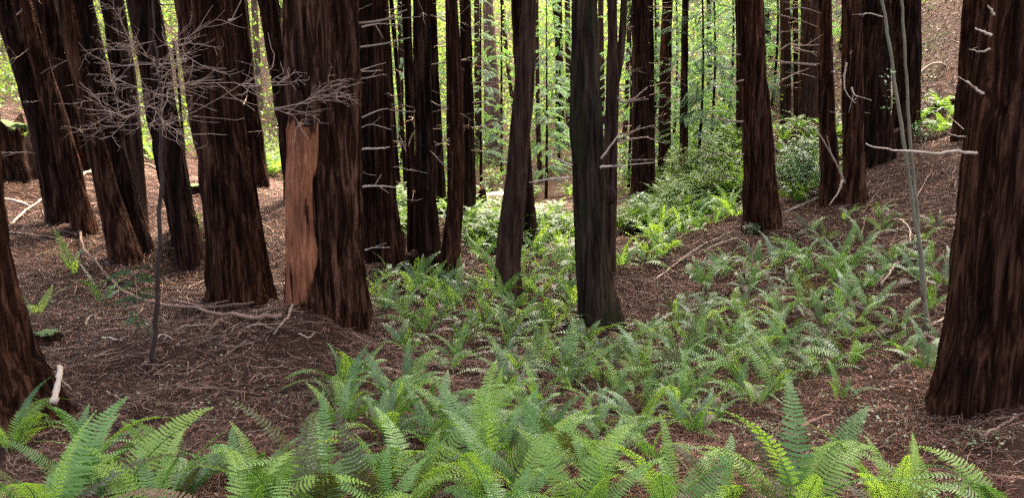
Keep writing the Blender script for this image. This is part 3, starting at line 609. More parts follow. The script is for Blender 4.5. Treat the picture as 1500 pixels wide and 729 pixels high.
# scattered arcs of small dead twigs under the big trunks
for i in range(34):
    x, y = rng.uniform(250, 440), rng.uniform(405, 500)
    if rng.random() < .35: x, y = rng.uniform(60, 520), rng.uniform(420, 600)
    a = rng.normal(0, .5); ln = rng.uniform(25, 75); bend = rng.normal(0, 12)
    fallen([(x, y), (x + math.cos(a) * ln * .5 - math.sin(a) * bend, y + (math.sin(a) * ln * .5 + math.cos(a) * bend) * .5), (x + math.cos(a) * ln, y + math.sin(a) * ln * .5)], rng.uniform(2.0, 4.0),
           'thin curved dead twig lying on the needle litter under big trunks', M_DEAD if i % 3 == 0 else M_FALLEN, 'fallen_twig', 'dead twigs on the litter', lift=rng.uniform(0, .08), sides=4, twigs=1)
for i in range(30):
    x, y = [(rng.uniform(940, 1130), rng.uniform(345, 420)), (rng.uniform(1150, 1420), rng.uniform(230, 400)), (rng.uniform(1130, 1380), rng.uniform(560, 650))][i % 3]
    a = rng.normal(-.5, .5); ln = rng.uniform(20, 60)
    fallen([(x, y), (x + math.cos(a) * ln * .5, y + math.sin(a) * ln * .5 + rng.normal(0, 3)), (x + math.cos(a) * ln, y + math.sin(a) * ln)], rng.uniform(1.5, 2.6),
           'thin dry stick lying on the bare right-hand bank', M_DEAD if i % 2 else M_FALLEN, 'fallen_twig', 'dry sticks on the right bank', sides=4, twigs=1)

# bare sapling with its tangle of leafless twigs
def twigs(mb, p, d, ln, r, depth, g, flat=.5, vz=1.0):
    n = 5; P = [p]; dd = d.copy()
    for k in range(n):
        dd = dd + g.normal(0, .26, 3) * np.array([1, 1, .8 * vz]); dd[2] += .03 * vz; dd /= np.linalg.norm(dd); P.append(P[-1] + dd * ln / n)
    P = np.array(P); mb.add(*tube(P, np.linspace(r, r * .55, n + 1), 4 if depth < 2 else 5, cap=False))
    if depth <= 0: return
    for k in range(1, n + 1):
        for s in range(0 if g.random() < .22 else 1 if g.random() < .85 else 2):
            dv = P[k] - P[k - 1]; dv /= np.linalg.norm(dv); side = np.cross(dv, g.normal(0, 1, 3)); side /= np.linalg.norm(side)
            nd = dv * .75 + side * g.uniform(.5, .9); nd[1] *= flat; nd[2] *= vz; twigs(mb, P[k], nd / np.linalg.norm(nd), ln * g.uniform(.3, .6), r * .66, depth - 1, g, flat, vz)
sap_base = hit(223, 532); SD = sap_base[1]
sapling = empty('bare_sapling', sap_base); tag(sapling, 'slender bare sapling with tangled leafless twigs standing on litter', 'sapling')
spx = [(223,534,8),(229,470,8),(232,400,7),(234,300,7),(236,200,6),(232,120,5),(226,40,4),(220,-60,3)]
P = smooth_path([at(x, y, SD) for x, y, w in spx], 30); P[0] = sap_base - np.array([0, 0, .1]); wr = np.interp(np.linspace(0, 1, 30), np.linspace(0, 1, 8), [s[2] for s in spx])
P[1:-1] += rng.normal(0, .007, (28, 3)); V, F, c = tube(P, [px_to_m(w, q) / 2 * .9 * (1 + rng.normal(0, .06)) for w, q in zip(wr, P)], 9); link('stem', mesh_np('stem', V - sap_base, [F, c], M_SAPSTEM), sapling)
for (px, py), (qx, qy), r, dep, sd in [((236,190),(395,165),2.6,1,1),((237,186),(320,160),2.2,1,2),((235,180),(300,205),2,1,3),((233,140),(165,110),2.4,2,4),((234,160),(150,150),2.4,2,5),((232,110),(180,60),2.2,2,6),
        ((234,150),(190,170),2,2,7),((231,100),(280,80),2.2,2,8),((232,120),(300,118),2.2,2,9),((228,60),(170,75),2,2,10),((229,70),(330,45),2,1,11),((235,175),(170,195),2,2,12),((233,130),(340,95),2.2,1,13),((234,165),(255,120),2,2,14)]:
    g = np.random.default_rng(900 + sd); mb = MB(); a = at(px, py, SD); b_ = at(qx, qy, SD - g.uniform(-.2, .7)); d = b_ - a; ln = np.linalg.norm(d)
    twigs(mb, a, d / ln, ln * 1.12, px_to_m(r, a) / 2 * .68, dep + (1 if sd in (4, 5, 6, 7, 10, 12) else 0), g, .5, .55)
    link('branch', mb.mesh('branch', M_TWIG, off=sap_base), sapling)
# dead spray in front of the broad and the peeled trunk
g = np.random.default_rng(41); spb = at(392, 158, 9.3); gb = hit(300, 480)
for (pts, lab) in [([(310,150),(345,128),(375,130),(400,120)], 0)]: pass
shr = empty('dead_limb', at(355, 128, 9.2)); tag(shr, 'leafless reddish twig spray hanging before the broad fibrous trunk', 'branch'); org = np.array(shr.location)
mb = MB(); twigs(mb, at(268, 70, 10.4), (at(350, 125, 9.2) - at(268, 70, 10.4)) / np.linalg.norm(at(350, 125, 9.2) - at(268, 70, 10.4)), 1.3, .009, 2, g, .5, .5); link('twig_spray', mb.mesh('twig_spray', M_TWIG, off=org), shr); mb = MB(); twigs(mb, at(350, 125, 9.2), np.array([.9, -.1, .1]), .6, .007, 2, g); twigs(mb, at(350, 125, 9.2), np.array([.5, 0, -.6]), .5, .006, 2, g)
link('twig_spray', mb.mesh('twig_spray', M_TWIG, off=org), shr)
sh2 = empty('dead_limb', at(400, 160, 9.1)); tag(sh2, 'bare twig spray lying across the upper edge of the peeled strip', 'branch'); org = np.array(sh2.location)
mb = MB(); twigs(mb, at(390, 160, 9.15), (at(500, 148, 9.05) - at(390, 160, 9.15)) / .82, .8, .007, 3, g, .3, .3); link('twig_spray', mb.mesh('twig_spray', M_TWIG, off=org), sh2); mb = MB(); twigs(mb, at(395, 160, 9.1), np.array([.8, 0, -.25]), .45, .005, 1, g)
link('twig_spray', mb.mesh('twig_spray', M_TWIG, off=org), sh2)
# pale slender stems on the right
ps = hit(1358, 482); pst = empty('pale_sapling', ps); tag(pst, 'pair of pale slender stems rising beside the furrowed right trunk', 'sapling')
for pts in ([(1358,486,8),(1352,400,8),(1338,300,7),(1325,215,7),(1312,130,6),(1302,60,6),(1292,0,5),(1278,-100,4)], [(1352,440,6),(1345,330,6),(1334,220,6),(1328,110,5),(1320,0,5),(1310,-120,4)]):
    P = smooth_path([at(x, y, ps[1] + .05 * i * 0) for i, (x, y, w) in enumerate(pts)], 28)
    if pts[0][0] == 1358: P[0] = ps - [0, 0, .1]
    w = np.interp(np.linspace(0, 1, 28), np.linspace(0, 1, len(pts)), [p[2] for p in pts]); P[1:-1] += rng.normal(0, .004, (26, 3)); V, F, c = tube(P, [px_to_m(a, q) / 2 * .8 for a, q in zip(w, P)], 9)
    link('stem', mesh_np('stem', V - ps, [F, c], M_STEM), pst)  # one per stem
def leaf_quads(C, size, g, up=.5, asp=.5):
    n = len(C); M = rand_rot(n, g); M[:, 2, 2] += up
    tv = np.array([[-.5, 0, 0], [0, -.5 * asp, .06], [.5, 0, 0], [0, .5 * asp, .06]]); tf = np.array([[0, 1, 2, 3]])
    # lean the leaves towards the sky
    Nn = M[:, :, 2] + np.array([0, 0, up * 2]); Nn /= np.linalg.norm(Nn, axis=1)[:, None]; U = np.cross(Nn, M[:, :, 0]); U /= np.linalg.norm(U, axis=1)[:, None] + 1e-9; W = np.cross(Nn, U)
    Q = np.stack([U, W, Nn], -1) * np.asarray(size)[:, None, None]
    return batch(tv, tf, Q, C)
lc = np.array([at(rng.normal(1303, 8), rng.uniform(100, 160), ps[1] - rng.uniform(0, .3)) for _ in range(34)])
V, F = leaf_quads(lc, rng.uniform(.035, .06, 34), rng); link('leaves', mesh_np('leaves', V - ps, F, M_SHRUB, False), pst)

# ------------------------------------------------------------------ ferns
def frond(e0, e1, pairs, lod, seed, wid=.115):
    """one sword-fern frond, 1 m long along a curve in the xz-plane: rachis plus pinnae"""
    g = np.random.default_rng(seed); n = 14 if lod < 2 else 7; t = np.linspace(0, 1, n)
    el = np.radians(e0 + (e1 - e0) * t ** 1.25); side = g.normal(0, .34); s = 1.0 / (n - 1)
    dx, dz = np.cos(el), np.sin(el); P = np.stack([np.concatenate([[0], np.cumsum((dx[1:] + dx[:-1]) / 2 * s)]), side * .5 * t ** 2, np.concatenate([[0], np.cumsum((dz[1:] + dz[:-1]) / 2 * s)])], -1)
    mb = MB()
    if lod < 2: mb.add(*tube(P, np.linspace(.0055, .0012, n), 4 if lod == 0 else 3, cap=False))
    T = np.gradient(P, axis=0); T /= np.linalg.norm(T, axis=1)[:, None]
    for i in range(pairs):
        u = .13 + .87 * (i + .5) / pairs
        p = np.array([np.interp(u, t, P[:, k]) for k in range(3)]); tv = np.array([np.interp(u, t, T[:, k]) for k in range(3)]); tv /= np.linalg.norm(tv)
        v = (u - .13) / .87; L = wid * (min(1, .5 + v * 2.6)) * (1 - v ** 1.7) ** .9 + .005
        w = .87 / pairs * (.34 if lod == 0 else .30 if lod == 1 else .5)
        sd = np.array([0, 1.0, 0]); sd -= tv * sd.dot(tv); sd /= np.linalg.norm(sd); nn = np.cross(tv, sd)
        if nn[2] < 0 and tv[2] < .99: pass
        for sgn in (-1, 1):
            l = L * g.uniform(.88, 1.08); fw = g.normal(.22, .06); dr = g.normal(-.10, .10) ; lift = .10
            d = sd * sgn + tv * fw; d /= np.linalg.norm(d)
            b0 = p + nn * .002
            if lod == 0:
                tw = nn * w * g.normal(.25, .15)
                pts = [b0 - tv * w * .75, b0 + tv * w * .95, b0 + d * l * .35 - tv * w + nn * (lift * l * .35) - tw, b0 + d * l * .35 + tv * w + nn * (lift * l * .35) + tw,
                       b0 + d * l * .72 - tv * w * .72 + nn * (dr * l * .25 + lift * l * .3), b0 + d * l * .72 + tv * w * .72 + nn * (dr * l * .25 + lift * l * .3) + tw * .5, b0 + d * l + tv * w * .3 + nn * dr * l * .7]
                mb.add(pts, [[0, 2, 3, 1], [2, 4, 5, 3]] if sgn < 0 else [[0, 1, 3, 2], [2, 3, 5, 4]], [[4, 6, 5]] if sgn < 0 else [[4, 5, 6]])
            elif lod == 1:
                pts = [b0 - tv * w * .8, b0 + tv * w * .8, b0 + d * l * .55 + tv * w * .9 + nn * lift * l * .4, b0 + d * l + nn * dr * l, b0 + d * l * .55 - tv * w * .9 + nn * lift * l * .4]
                mb.add(pts, [[0, 1, 2, 4]] if sgn > 0 else [[0, 4, 2, 1]], [[4, 2, 3]] if sgn > 0 else [[4, 3, 2]])
            else:
                mb.add([b0 - tv * w, b0 + tv * w, b0 + d * l + nn * dr * l], [[0, 1, 2]] if sgn > 0 else [[0, 2, 1]])
    return mb
SHAPES = [(84, 20), (80, -10), (74, -35), (66, -45), (58, -45), (48, -45), (36, -40), (72, 20), (25, -28)]
FM = {}
def fmesh(lod, shape, matn, var):
    key = (lod, shape, matn, var)
    if key not in FM:
        e0, e1 = SHAPES[shape]; mb = frond(e0, e1, {0: 32, 1: 21, 2: 12}[lod], lod, shape * 13 + var * 101 + lod, wid=.118 + .014 * var)
        FM[key] = mb.mesh('frond', {'g': M_FERN, 'y': M_FERN_Y, 'b': M_FERN_B, 'o': M_FERN_O, 'd': M_FERN_D}[matn], smooth=False)
    return FM[key]
FERNS = []
def normal_at(x, y):
    e = .35; return Vector(((hz(x - e, y) - hz(x + e, y)) / (2 * e), (hz(x, y - e) - hz(x, y + e)) / (2 * e), 1)).normalized()
def fern(p, L, nfr, label, group, lod, mats='ggyb', upright=.5, dead=2, name='sword_fern', az0=None, spread=6.283):
    g = np.random.default_rng(int(abs(p[0] * 7919 + p[1] * 104729)) % 99991)
    root = empty(name, (p[0], p[1], hz(p[0], p[1]) - .015)); tag(root, label, 'fern', group)
    nv = normal_at(p[0], p[1]); q = Vector((0, 0, 1)).rotation_difference(Vector((nv.x * .6, nv.y * .6, 1)).normalized()); root.rotation_euler = q.to_euler()
    a0 = g.uniform(0, 6.28) if az0 is None else az0 - spread / 2
    for i in range(nfr):
        isdead = i < dead
        u = g.random()
        if isdead: sh = [5, 6, 8][g.integers(3)]; mt = 'd' if g.random() < .6 else 'o'
        else:
            sh = int(np.clip(round(g.normal(3.2 - upright * 3, 1.5)), 0, 6)) if u > .15 else 7
            mt = mats[g.integers(len(mats))]
        f = link('frond', fmesh(lod, sh, mt, int(g.integers(2))), root)
        az = a0 + spread * (i + g.uniform(-.35, .35)) / nfr if not isdead else g.uniform(0, 6.28)
        f.rotation_euler = (g.normal(0, .27), g.normal(0, .14), az)
        s = L * g.uniform(.55, 1.15) * (.85 if isdead else 1); f.scale = (s, s * g.uniform(.9, 1.15), s)
        f.location = (math.cos(az) * .03 + g.normal(0, .02), math.sin(az) * .03 + g.normal(0, .02), .0)
    FERNS.append((p[0], p[1])); return root
def clear_of_trunks(p, m=.12): return all((p[0] - x) ** 2 + (p[1] - y) ** 2 > (r + m) ** 2 for x, y, r in TRUNK_XY)
def clear_of_ferns(p, m): return all((p[0] - x) ** 2 + (p[1] - y) ** 2 > m * m for x, y in FERNS)

# foreground ferns one by one: pixel of the crown (may lie below the frame), frond length, fronds
FG = [(120,720,.82,13,'gyg','foreground sword fern with upright arching fronds beside the flared redwood butt'),
      (250,752,.62,12,'gob','low foreground fern with drooping olive fronds'),
      (395,770,.86,11,'gyg','tall foreground fern with two upright fronds before bare litter'),
      (470,742,.74,13,'gob','bushy foreground fern with broad dull-green frond below the peeled trunk'),
      (12,660,.62,9,'gyy','bright fern sprouting at the roots of the flared butt'),
      (560,640,.62,12,'gyb','fern with slim bright fronds below the peeled trunk, behind the bushy one'),
      (505,600,.55,10,'gyo','fern on the litter edge straight below the peeled trunk'),
      (640,668,.62,12,'gbg','dull green fern filling the front of the fern carpet'),
      (735,748,.72,13,'gyg','foreground fern fanning out below the leaning grey trunk'),
      (850,775,.85,12,'ygy','large bright foreground fern with broad upright frond below the mossy trunk'),
      (985,770,.74,13,'ggy','arching green foreground fern right of the large bright one'),
      (1065,745,.55,9,'doy','browning foreground fern with half-dead tan fronds'),
      (1165,775,.86,13,'yyg','lush bright fern with close upright fronds in the foreground'),
      (1310,765,.74,10,'yyg','bright fern with spreading fronds before the furrowed trunk'),
      (1385,765,.55,7,'ygy','small bright fern with single upright frond near the furrowed trunk'),
      (1478,775,.8,10,'ygg','bright fern leaning left under the furrowed right trunk'),
      (1235,585,.42,6,'ggb','small lone fern on bare soil left of the furrowed trunk'),
      (108,402,.85,5,'yy','lone upright bright yellow-green fern on the left litter slope'),
      (150,445,.75,6,'bg','low lone fern with drooping blue-green fronds beside the bare sapling'),
      (52,462,.7,4,'yy','small fern with single slanting bright frond behind the flared butt'),
      (25,248,1.1,9,'bg','pale spreading fern below the mossy stump'),
      (400,258,1.3,10,'yy','bright fern far back between the broad and peeled trunks'),
      (1385,190,1.0,10,'yy','small bright yellow-green fern beside the dark red trunk on upper slope'),
      (285,352,.7,6,'bg','half hidden blue-green fern between the cluster and the broad trunk'),
      (1360,545,.6,9,'bg','fern against the base of the pale stems, beside the furrowed trunk')]
for px, py, L, nf, mats, lab in FG:
    p = hit(px, py)
    fern(p, L, nf, lab, None, 0 if p[1] < 9 else 1, mats, 1.0 if 'lone upright' in lab or 'single' in lab else .62 if py > 640 else .45, dead=(2 if nf > 9 else 0))
def inpoly(x, y, poly):   # even-odd test
    c = False; j = len(poly) - 1
    for i in range(len(poly)):
        (xi, yi), (xj, yj) = poly[i], poly[j]
        if (yi > y) != (yj > y) and x < (xj - xi) * (y - yi) / (yj - yi) + xi: c = not c
        j = i
    return c
def fern_zone(poly, n, mind, L, label, group, mats, nfr=(9, 13), up=.35, lod=1, dead=2, tries=60):
    xs, ys = [p[0] for p in poly], [p[1] for p in poly]; k = 0
    for _ in range(n * tries):
        if k >= n: break
        x, y = rng.uniform(min(xs), max(xs)), rng.uniform(min(ys), max(ys))
        if not inpoly(x, y, poly): continue
        p = hit(x, y)
        if p is None or not clear_of_trunks(p) or not clear_of_ferns(p, mind): continue
        fern(p, rng.uniform(*L), int(rng.integers(*nfr)), label, group, lod, mats, up, dead); k += 1
fern_zone([(0,705),(240,690),(420,715),(700,690),(1080,715),(1250,740),(1250,800),(0,800)], 17, .33, (.62, .84), 'large arching sword fern of the crowded front row', 'large ferns of the front row', 'gygyo', up=.6, lod=0)
fern_zone([(600,620),(760,585),(980,600),(1060,570),(1130,590),(1010,640),(960,690),(700,690)], 24, .36, (.42, .6), 'leafy fern just behind the large foreground ferns', 'ferns behind the foreground row', 'ggybb', lod=0)
fern_zone([(480,540),(600,560),(640,620),(500,625),(455,590)], 11, .36, (.45, .62), 'fern at the litter edge below the peeled trunk', 'ferns at the litter edge', 'ggyb', lod=0)
fern_zone([(740,505),(905,505),(1010,455),(1130,440),(1240,440),(1320,470),(1335,520),(1230,545),(1140,580),(1010,620),(850,615),(730,575)], 82, .38, (.48, .74), 'sword fern in the dense carpet below the right bank', 'ferns of the central carpet', 'ggbbygo', up=.4)
fern_zone([(535,410),(640,405),(720,435),(850,480),(840,520),(740,520),(640,500),(560,470)], 34, .46, (.5, .76), 'fern between the peeled trunk and the mossy trunk', 'ferns left of the mossy trunk', 'ggbyy', up=.45)
fern_zone([(575,470),(640,490),(720,530),(640,545),(575,515)], 6, .55, (.42, .6), 'scattered fern on thin litter right of the peeled trunk', 'scattered ferns by the peeled trunk', 'ggyb')
fern_zone([(690,365),(760,345),(845,345),(846,470),(770,450),(700,415)], 34, .45, (.55, .8), 'yellow-green fern around the foot of the leaning grey trunk', 'ferns round the leaning grey trunk', 'gyyg', up=.45)
fern_zone([(1020,400),(1150,375),(1290,380),(1390,390),(1390,420),(1280,425),(1130,425),(1020,430)], 24, .45, (.55, .8), 'fern along the lip of the right bank', 'ferns on the right bank', 'ggbb', up=.4)
fern_zone([(1130,350),(1200,330),(1290,315),(1390,330),(1385,375),(1240,372),(1120,372)], 13, .6, (.5, .75), 'scattered fern high on the right litter bank', 'scattered ferns high on the bank', 'gbyo', up=.45, nfr=(5, 9))
fern_zone([(905,400),(1000,300),(1085,280),(1080,322),(1000,350),(945,400)], 30, .5, (.65, .9), 'bright fern on the slope behind the mossy trunk', 'ferns on the slope behind the mossy trunk', 'yygy', up=.35, lod=2, nfr=(9, 13), dead=1)
fern_zone([(1300,470),(1370,440),(1380,530),(1310,540)], 5, .5, (.42, .6), 'small fern among sticks near the pale stems', 'ferns near the pale stems', 'ggb', nfr=(5, 9))

for key, what in [('Q','bowed reddish trunk'),('T','grey leaning trunk'),('V','mossy trunk'),('W','forked trunk'),('BB','sturdy bank trunk'),('L2','stick-hung reddish trunk'),('FF','slender propped-stick trunk'),('KK','furrowed right trunk'),('K','peeled trunk'),('O','straight black trunk')]:
    b_ = tree_base[key]; best = None
    for o in [o for o in bpy.data.objects if o.name.startswith('sword_fern') and o.get('group')]:
        d = math.hypot(o.location.x - b_[0], o.location.y - b_[1])
        if best is None or d < best[0]: best = (d, o)
    if best and best[0] < 1.6: best[1]['label'] = 'sword fern growing closest to the foot of the ' + what

# the farther ferns read as one mass
def far_ferns(polys, n, L, mat, label):
    g = np.random.default_rng(55); mb = MB(); T = []
    for sh in (1, 2, 3, 4):
        f = frond(*SHAPES[sh], 9, 2, sh, wid=.13); T.append((np.concatenate(f.V), np.concatenate(f.F[3])))
    for poly, n in polys:
        xs, ys = [p[0] for p in poly], [p[1] for p in poly]; pts = []; tr = 0
        while len(pts) < n and tr < n * 30:
            tr += 1; x, y = g.uniform(min(xs), max(xs)), g.uniform(min(ys), max(ys))
            if not inpoly(x, y, poly): continue
            p = hit(x, y)
            if p is None or p[1] < 16 or not clear_of_trunks(p, .05): continue
            pts.append(p)
        for p in pts:
            m = int(g.integers(8, 13)); a0 = g.uniform(0, 6)
            for i in range(m):
                tv, tf = T[g.integers(4)]; s = g.uniform(*L); a = a0 + i * 6.283 / m + g.normal(0, .2)
                mb.add((rotz(a) @ (tv * s).T).T + p, tf)
    o = link('fern_carpet', mb.mesh('fern_carpet', mat, False)); tag(o, label, 'ferns', kind='stuff')
far_ferns([([(900,340),(1000,280),(1090,240),(1090,290),(960,345)], 150), ([(680,330),(840,325),(840,350),(690,365)], 50), ([(900,250),(1090,150),(1090,250),(950,290)], 130), ([(1352,150),(1400,130),(1400,200),(1345,200)], 4),
           ([(520,290),(660,270),(720,330),(560,370)], 40), ([(690,290),(840,275),(840,325),(700,325)], 16), ([(1140,190),(1235,190),(1235,280),(1150,310)], 30), ([(380,220),(425,220),(425,262),(385,265)], 16), ([(100,180),(330,190),(300,240),(150,240)], 30)],
          0, (.7, 1.1), M_FERN_FAR, 'bright distant ferns carpeting the far slopes and gully')

# ------------------------------------------------------------------ shrubs, young conifers, undergrowth, far wood
def shrub(px, py, w, h, n, size, label, mat, D=None, name='leafy_shrub', seed=1):
    g = np.random.default_rng(seed); b_ = hit(px, py); W, H = px_to_m(w, b_), px_to_m(h, b_)
    root = empty(name, b_); tag(root, label, 'bush')
    mb = MB(); tips = []
    for i in range(9):
        a = g.uniform(0, 6.28); e = np.array([math.cos(a) * W * .4 * g.random(), math.sin(a) * W * .4 * g.random(), H * g.uniform(.5, .95)])
        P = smooth_path([[0, 0, -.05], e * [.3, .3, .55], e], 7); mb.add(*tube(P, np.linspace(.016, .005, 7), 5)); tips.append(e)
    link('stems', mb.mesh('stems', M_TWIG), root)
    C = g.normal(0, 1, (n, 3)); C /= np.linalg.norm(C, axis=1)[:, None]; C *= (g.random(n) ** .4)[:, None]; C = C * [W / 2, W / 2, H / 2] + [0, 0, H * .52]
    k = fbm(C[:, 0] * 3.2, C[:, 1] * 3.2, C[:, 2] * 3.2, seed, 2) > .43; C = C[k]
    V, F = leaf_quads(C, g.uniform(.7, 1.3, len(C)) * size, g, .6, .45); link('foliage', mesh_np('foliage', V, F, mat, False), root)
shrub(1178, 292, 90, 92, 2600, .11, 'pale green leafy bush behind the sturdy bank trunk', M_SHRUB, seed=3)
shrub(938, 322, 40, 40, 500, .17, 'glossy dark evergreen bush at the foot of the far dark trunk', M_SHRUB, seed=4)
shrub(1100, 345, 26, 22, 200, .09, 'small pale-leaved bush at the foot of the sturdy bank trunk', M_SORREL, seed=5)
shrub(1350, 205, 34, 30, 260, .10, 'small leafy bush by the root mound on the upper bank', M_SHRUB, seed=6)
shrub(720, 290, 34, 46, 500, .16, 'bright bush beside the far pale log', M_UNDER, seed=7)
shrub(1000, 272, 60, 60, 900, .14, 'loose green bush around the foot of the black pole trunk', M_UNDER, seed=8)
shrub(1040, 300, 70, 60, 900, .12, 'wide green bush on the far fern slope', M_UNDER, seed=9)
# flat conifer sprays
def spray_template():
    V, F, n = [], [], 0
    def dia(p, d, l, w, z):
        nonlocal n
        s = np.array([-d[1], d[0], 0]); V.extend([p, p + d * l * .5 + s * w, p + d * l + [0, 0, z], p + d * l * .5 - s * w]); F.append([n, n + 1, n + 2, n + 3]); n += 4
    for i in range(9):
        u = .1 + .85 * i / 8; p = np.array([u, 0, -.22 * u * u]); l = .34 * (1 - u * .75)
        for sg in (-1, 1):
            a = sg * .85; d = np.array([math.cos(a), math.sin(a), -.12]); dia(p, d, l, .030, -.05)
            if i < 7:
                q = p + d * l * .45; d2 = np.array([math.cos(a * .15), math.sin(a * .15), -.1]); dia(q, d2, l * .5, .024, -.03)
                d3 = np.array([math.cos(a * 1.9), math.sin(a * 1.9), -.1]); dia(q, d3, l * .4, .022, -.03)
    dia(np.array([0, 0, 0.]), np.array([1., 0, -.2]), 1.0, .012, -.03)
    return np.array(V, float), np.array(F)
SPV, SPF = spray_template()
def conifer(px, D, ybase, ytop, spread, n, label, group, seed, stempx=5, top_px=None):
    g = np.random.default_rng(seed); b_ = at(px, ybase, D); b_[2] = hz(b_[0], b_[1]); T = at(top_px or px, ytop, D); H = T[2] - b_[2]
    root = empty('young_conifer', b_); tag(root, label, 'conifer', group)
    r0 = px_to_m(stempx, b_) / 2; P = smooth_path([[0, 0, -.2], [0, 0, H * .4], [T[0] - b_[0], 0, H]], 14)
    V, F, c = tube(P, np.linspace(r0, r0 * .25, 14), 9); link('trunk', mesh_np('trunk', V, [F, c], BARK['dark']), root)
    z = H * (.1 + .9 * g.random(n)); a = g.uniform(0, 6.283, n); rr = spread * (1.05 - .75 * z / H); u = g.uniform(.0, .75, n)
    pos = np.stack([np.cos(a) * rr * u + (T[0] - b_[0]) * np.clip(z / H * 1.2 - .3, 0, 1), np.sin(a) * rr * u, z - .18 * rr * u], -1)
    M = np.stack([rotz(x + g.normal(0, .3)) @ np.array(Euler((g.normal(0, .25), g.normal(.18, .2), 0)).to_matrix()) for x in a]) * (rr * .5 * g.uniform(.6, 1.1, n))[:, None, None]
    V, F = batch(SPV, SPF, M, pos); link('crown', mesh_np('crown', V, F, M_SPRAY, False), root)
conifer(920, 30, 290, -110, 2.2, 150, 'feathery grey-green young conifer among the far dark trunks', None, 1)
conifer(1040, 31, 235, -160, 2.6, 190, 'hemlock-like young conifer with drooping pale sprays above the far fern slope', None, 2)
conifer(985, 38, 255, -160, 2.6, 170, 'young conifer filling the gap left of the black pole trunk', None, 3)
conifer(800, 36, 300, -20, 2.4, 170, 'soft green young conifer between the leaning and mossy trunks', None, 4)
conifer(735, 44, 270, -140, 2.6, 120, 'tall thin conifer with hanging branches behind the leaning grey trunk', None, 5)
conifer(1130, 36, 180, -180, 2.6, 160, 'green conifer behind the sturdy bank trunk and brownish pair', None, 6)
conifer(705, 40, 290, -140, 2.4, 120, 'conifer with sparse sprays beside the distant pale trunk', None, 7)
conifer(1225, 37, 150, -180, 2.4, 130, 'dark green conifer between the slender and curled-twig trunks', None, 8)
conifer(590, 44, 280, -130, 2.6, 140, 'backlit conifer showing between thin poles', None, 9)
conifer(1085, 44, 170, -200, 3.0, 150, 'tall pale conifer behind the sturdy bank trunk top', None, 10)
conifer(955, 33, 265, -170, 2.8, 240, 'broad feathery conifer behind the paired thin and dark trunks', None, 21)
conifer(1022, 27.5, 262, -190, 2.2, 170, 'near young conifer with long drooping sprays beside the black pole trunk', None, 22)
conifer(1066, 36, 205, -190, 2.8, 230, 'dense soft conifer left of the sturdy bank trunk', None, 23)
conifer(818, 44, 280, -90, 3.0, 240, 'tall soft conifer close left of the mossy trunk', None, 24)
conifer(1150, 42, 150, -190, 3.0, 200, 'shadowy conifer behind the brownish background trunks', None, 25)
conifer(640, 50, 270, -170, 3.0, 170, 'hazy conifer seen between the black and bowed trunks', None, 26)
# tiny conifer seedling at the sapling's foot
b_ = hit(205, 500); b_[0] += .0; root = empty('conifer_seedling', b_); tag(root, 'wispy green conifer seedling with thin sprays beside the bare sapling', 'seedling'); g = np.random.default_rng(71)
V, F, c = tube([[0, 0, -.02], [.01, 0, .35], [.02, 0, .8]], [.008, .006, .003], 6); link('stem', mesh_np('stem', V, [F, c], M_TWIG), root)
nn_ = 24; a = g.uniform(0, 6.28, nn_); pos = np.stack([0 * a, 0 * a, g.uniform(.1, .85, nn_)], -1)
M = np.stack([rotz(x) @ np.array(Euler((g.normal(0, .3), g.normal(.05, .3), 0)).to_matrix()) for x in a]) * g.uniform(.15, .38, nn_)[:, None, None]
V, F = batch(SPV, SPF, M, pos); link('sprays', mesh_np('sprays', V, F, M_SPRAY, False), root)

def leaf_mass(name, C, size, mat, label, cat, seed, up=.4, asp=.5):
    V, F = leaf_quads(C, size, np.random.default_rng(seed), up, asp); o = link(name, mesh_np(name, V, F, mat, False)); tag(o, label, cat, kind='stuff')
g = np.random.default_rng(77)
n = 60000; Y = g.uniform(27, 62, n); X = g.uniform(-.68, .68, n) * Y; Hh = height(X, Y); k = fbm(X * .5, Y * .5, 0, 21, 3); cl = np.clip((k - .40) * 4, 0, 1)
kp = (g.random(n) < .15 + cl) & ~((X > 9) & (Y < 34)) & ~((X > .33 * Y) & (g.random(n) < .6)); X, Y, Hh, cl = X[kp], Y[kp], Hh[kp], cl[kp]; cl = np.where(X > .33 * Y, cl * .12, cl); kp = ~((Y < 41) & (X > -2.2) & (X < 3.0)); X, Y, Hh, cl = X[kp], Y[kp], Hh[kp], cl[kp]
C = np.stack([X, Y, Hh + g.random(len(X)) * (.35 + cl * 1.5)], -1); leaf_mass('undergrowth', C, g.uniform(.10, .24, len(C)), M_UNDER, 'bright leafy undergrowth filling the far gully floor', 'undergrowth', 5)
n = 430000; Y = g.uniform(54, 100, n); X = g.uniform(-.72, .72, n) * Y; Z = g.random(n) ** 1.1 * 26; Hh = height(X, Y)
k = fbm(X * .22, Y * .22, Z * .22, 33, 3); kp = (k > .47) & (Z < 24 - 6 * fbm(X * .15, Y * .15, 0, 3, 2)); X, Y, Z, Hh = X[kp], Y[kp], Z[kp], Hh[kp]
C = np.stack([X, Y, Hh + Z], -1); leaf_mass('far_wood', C, g.uniform(.17, .42, len(C)), M_WOOD, 'bright mass of distant trees beyond the trunks, haze painted into the leaf colour', 'wood', 6, .25, .6)

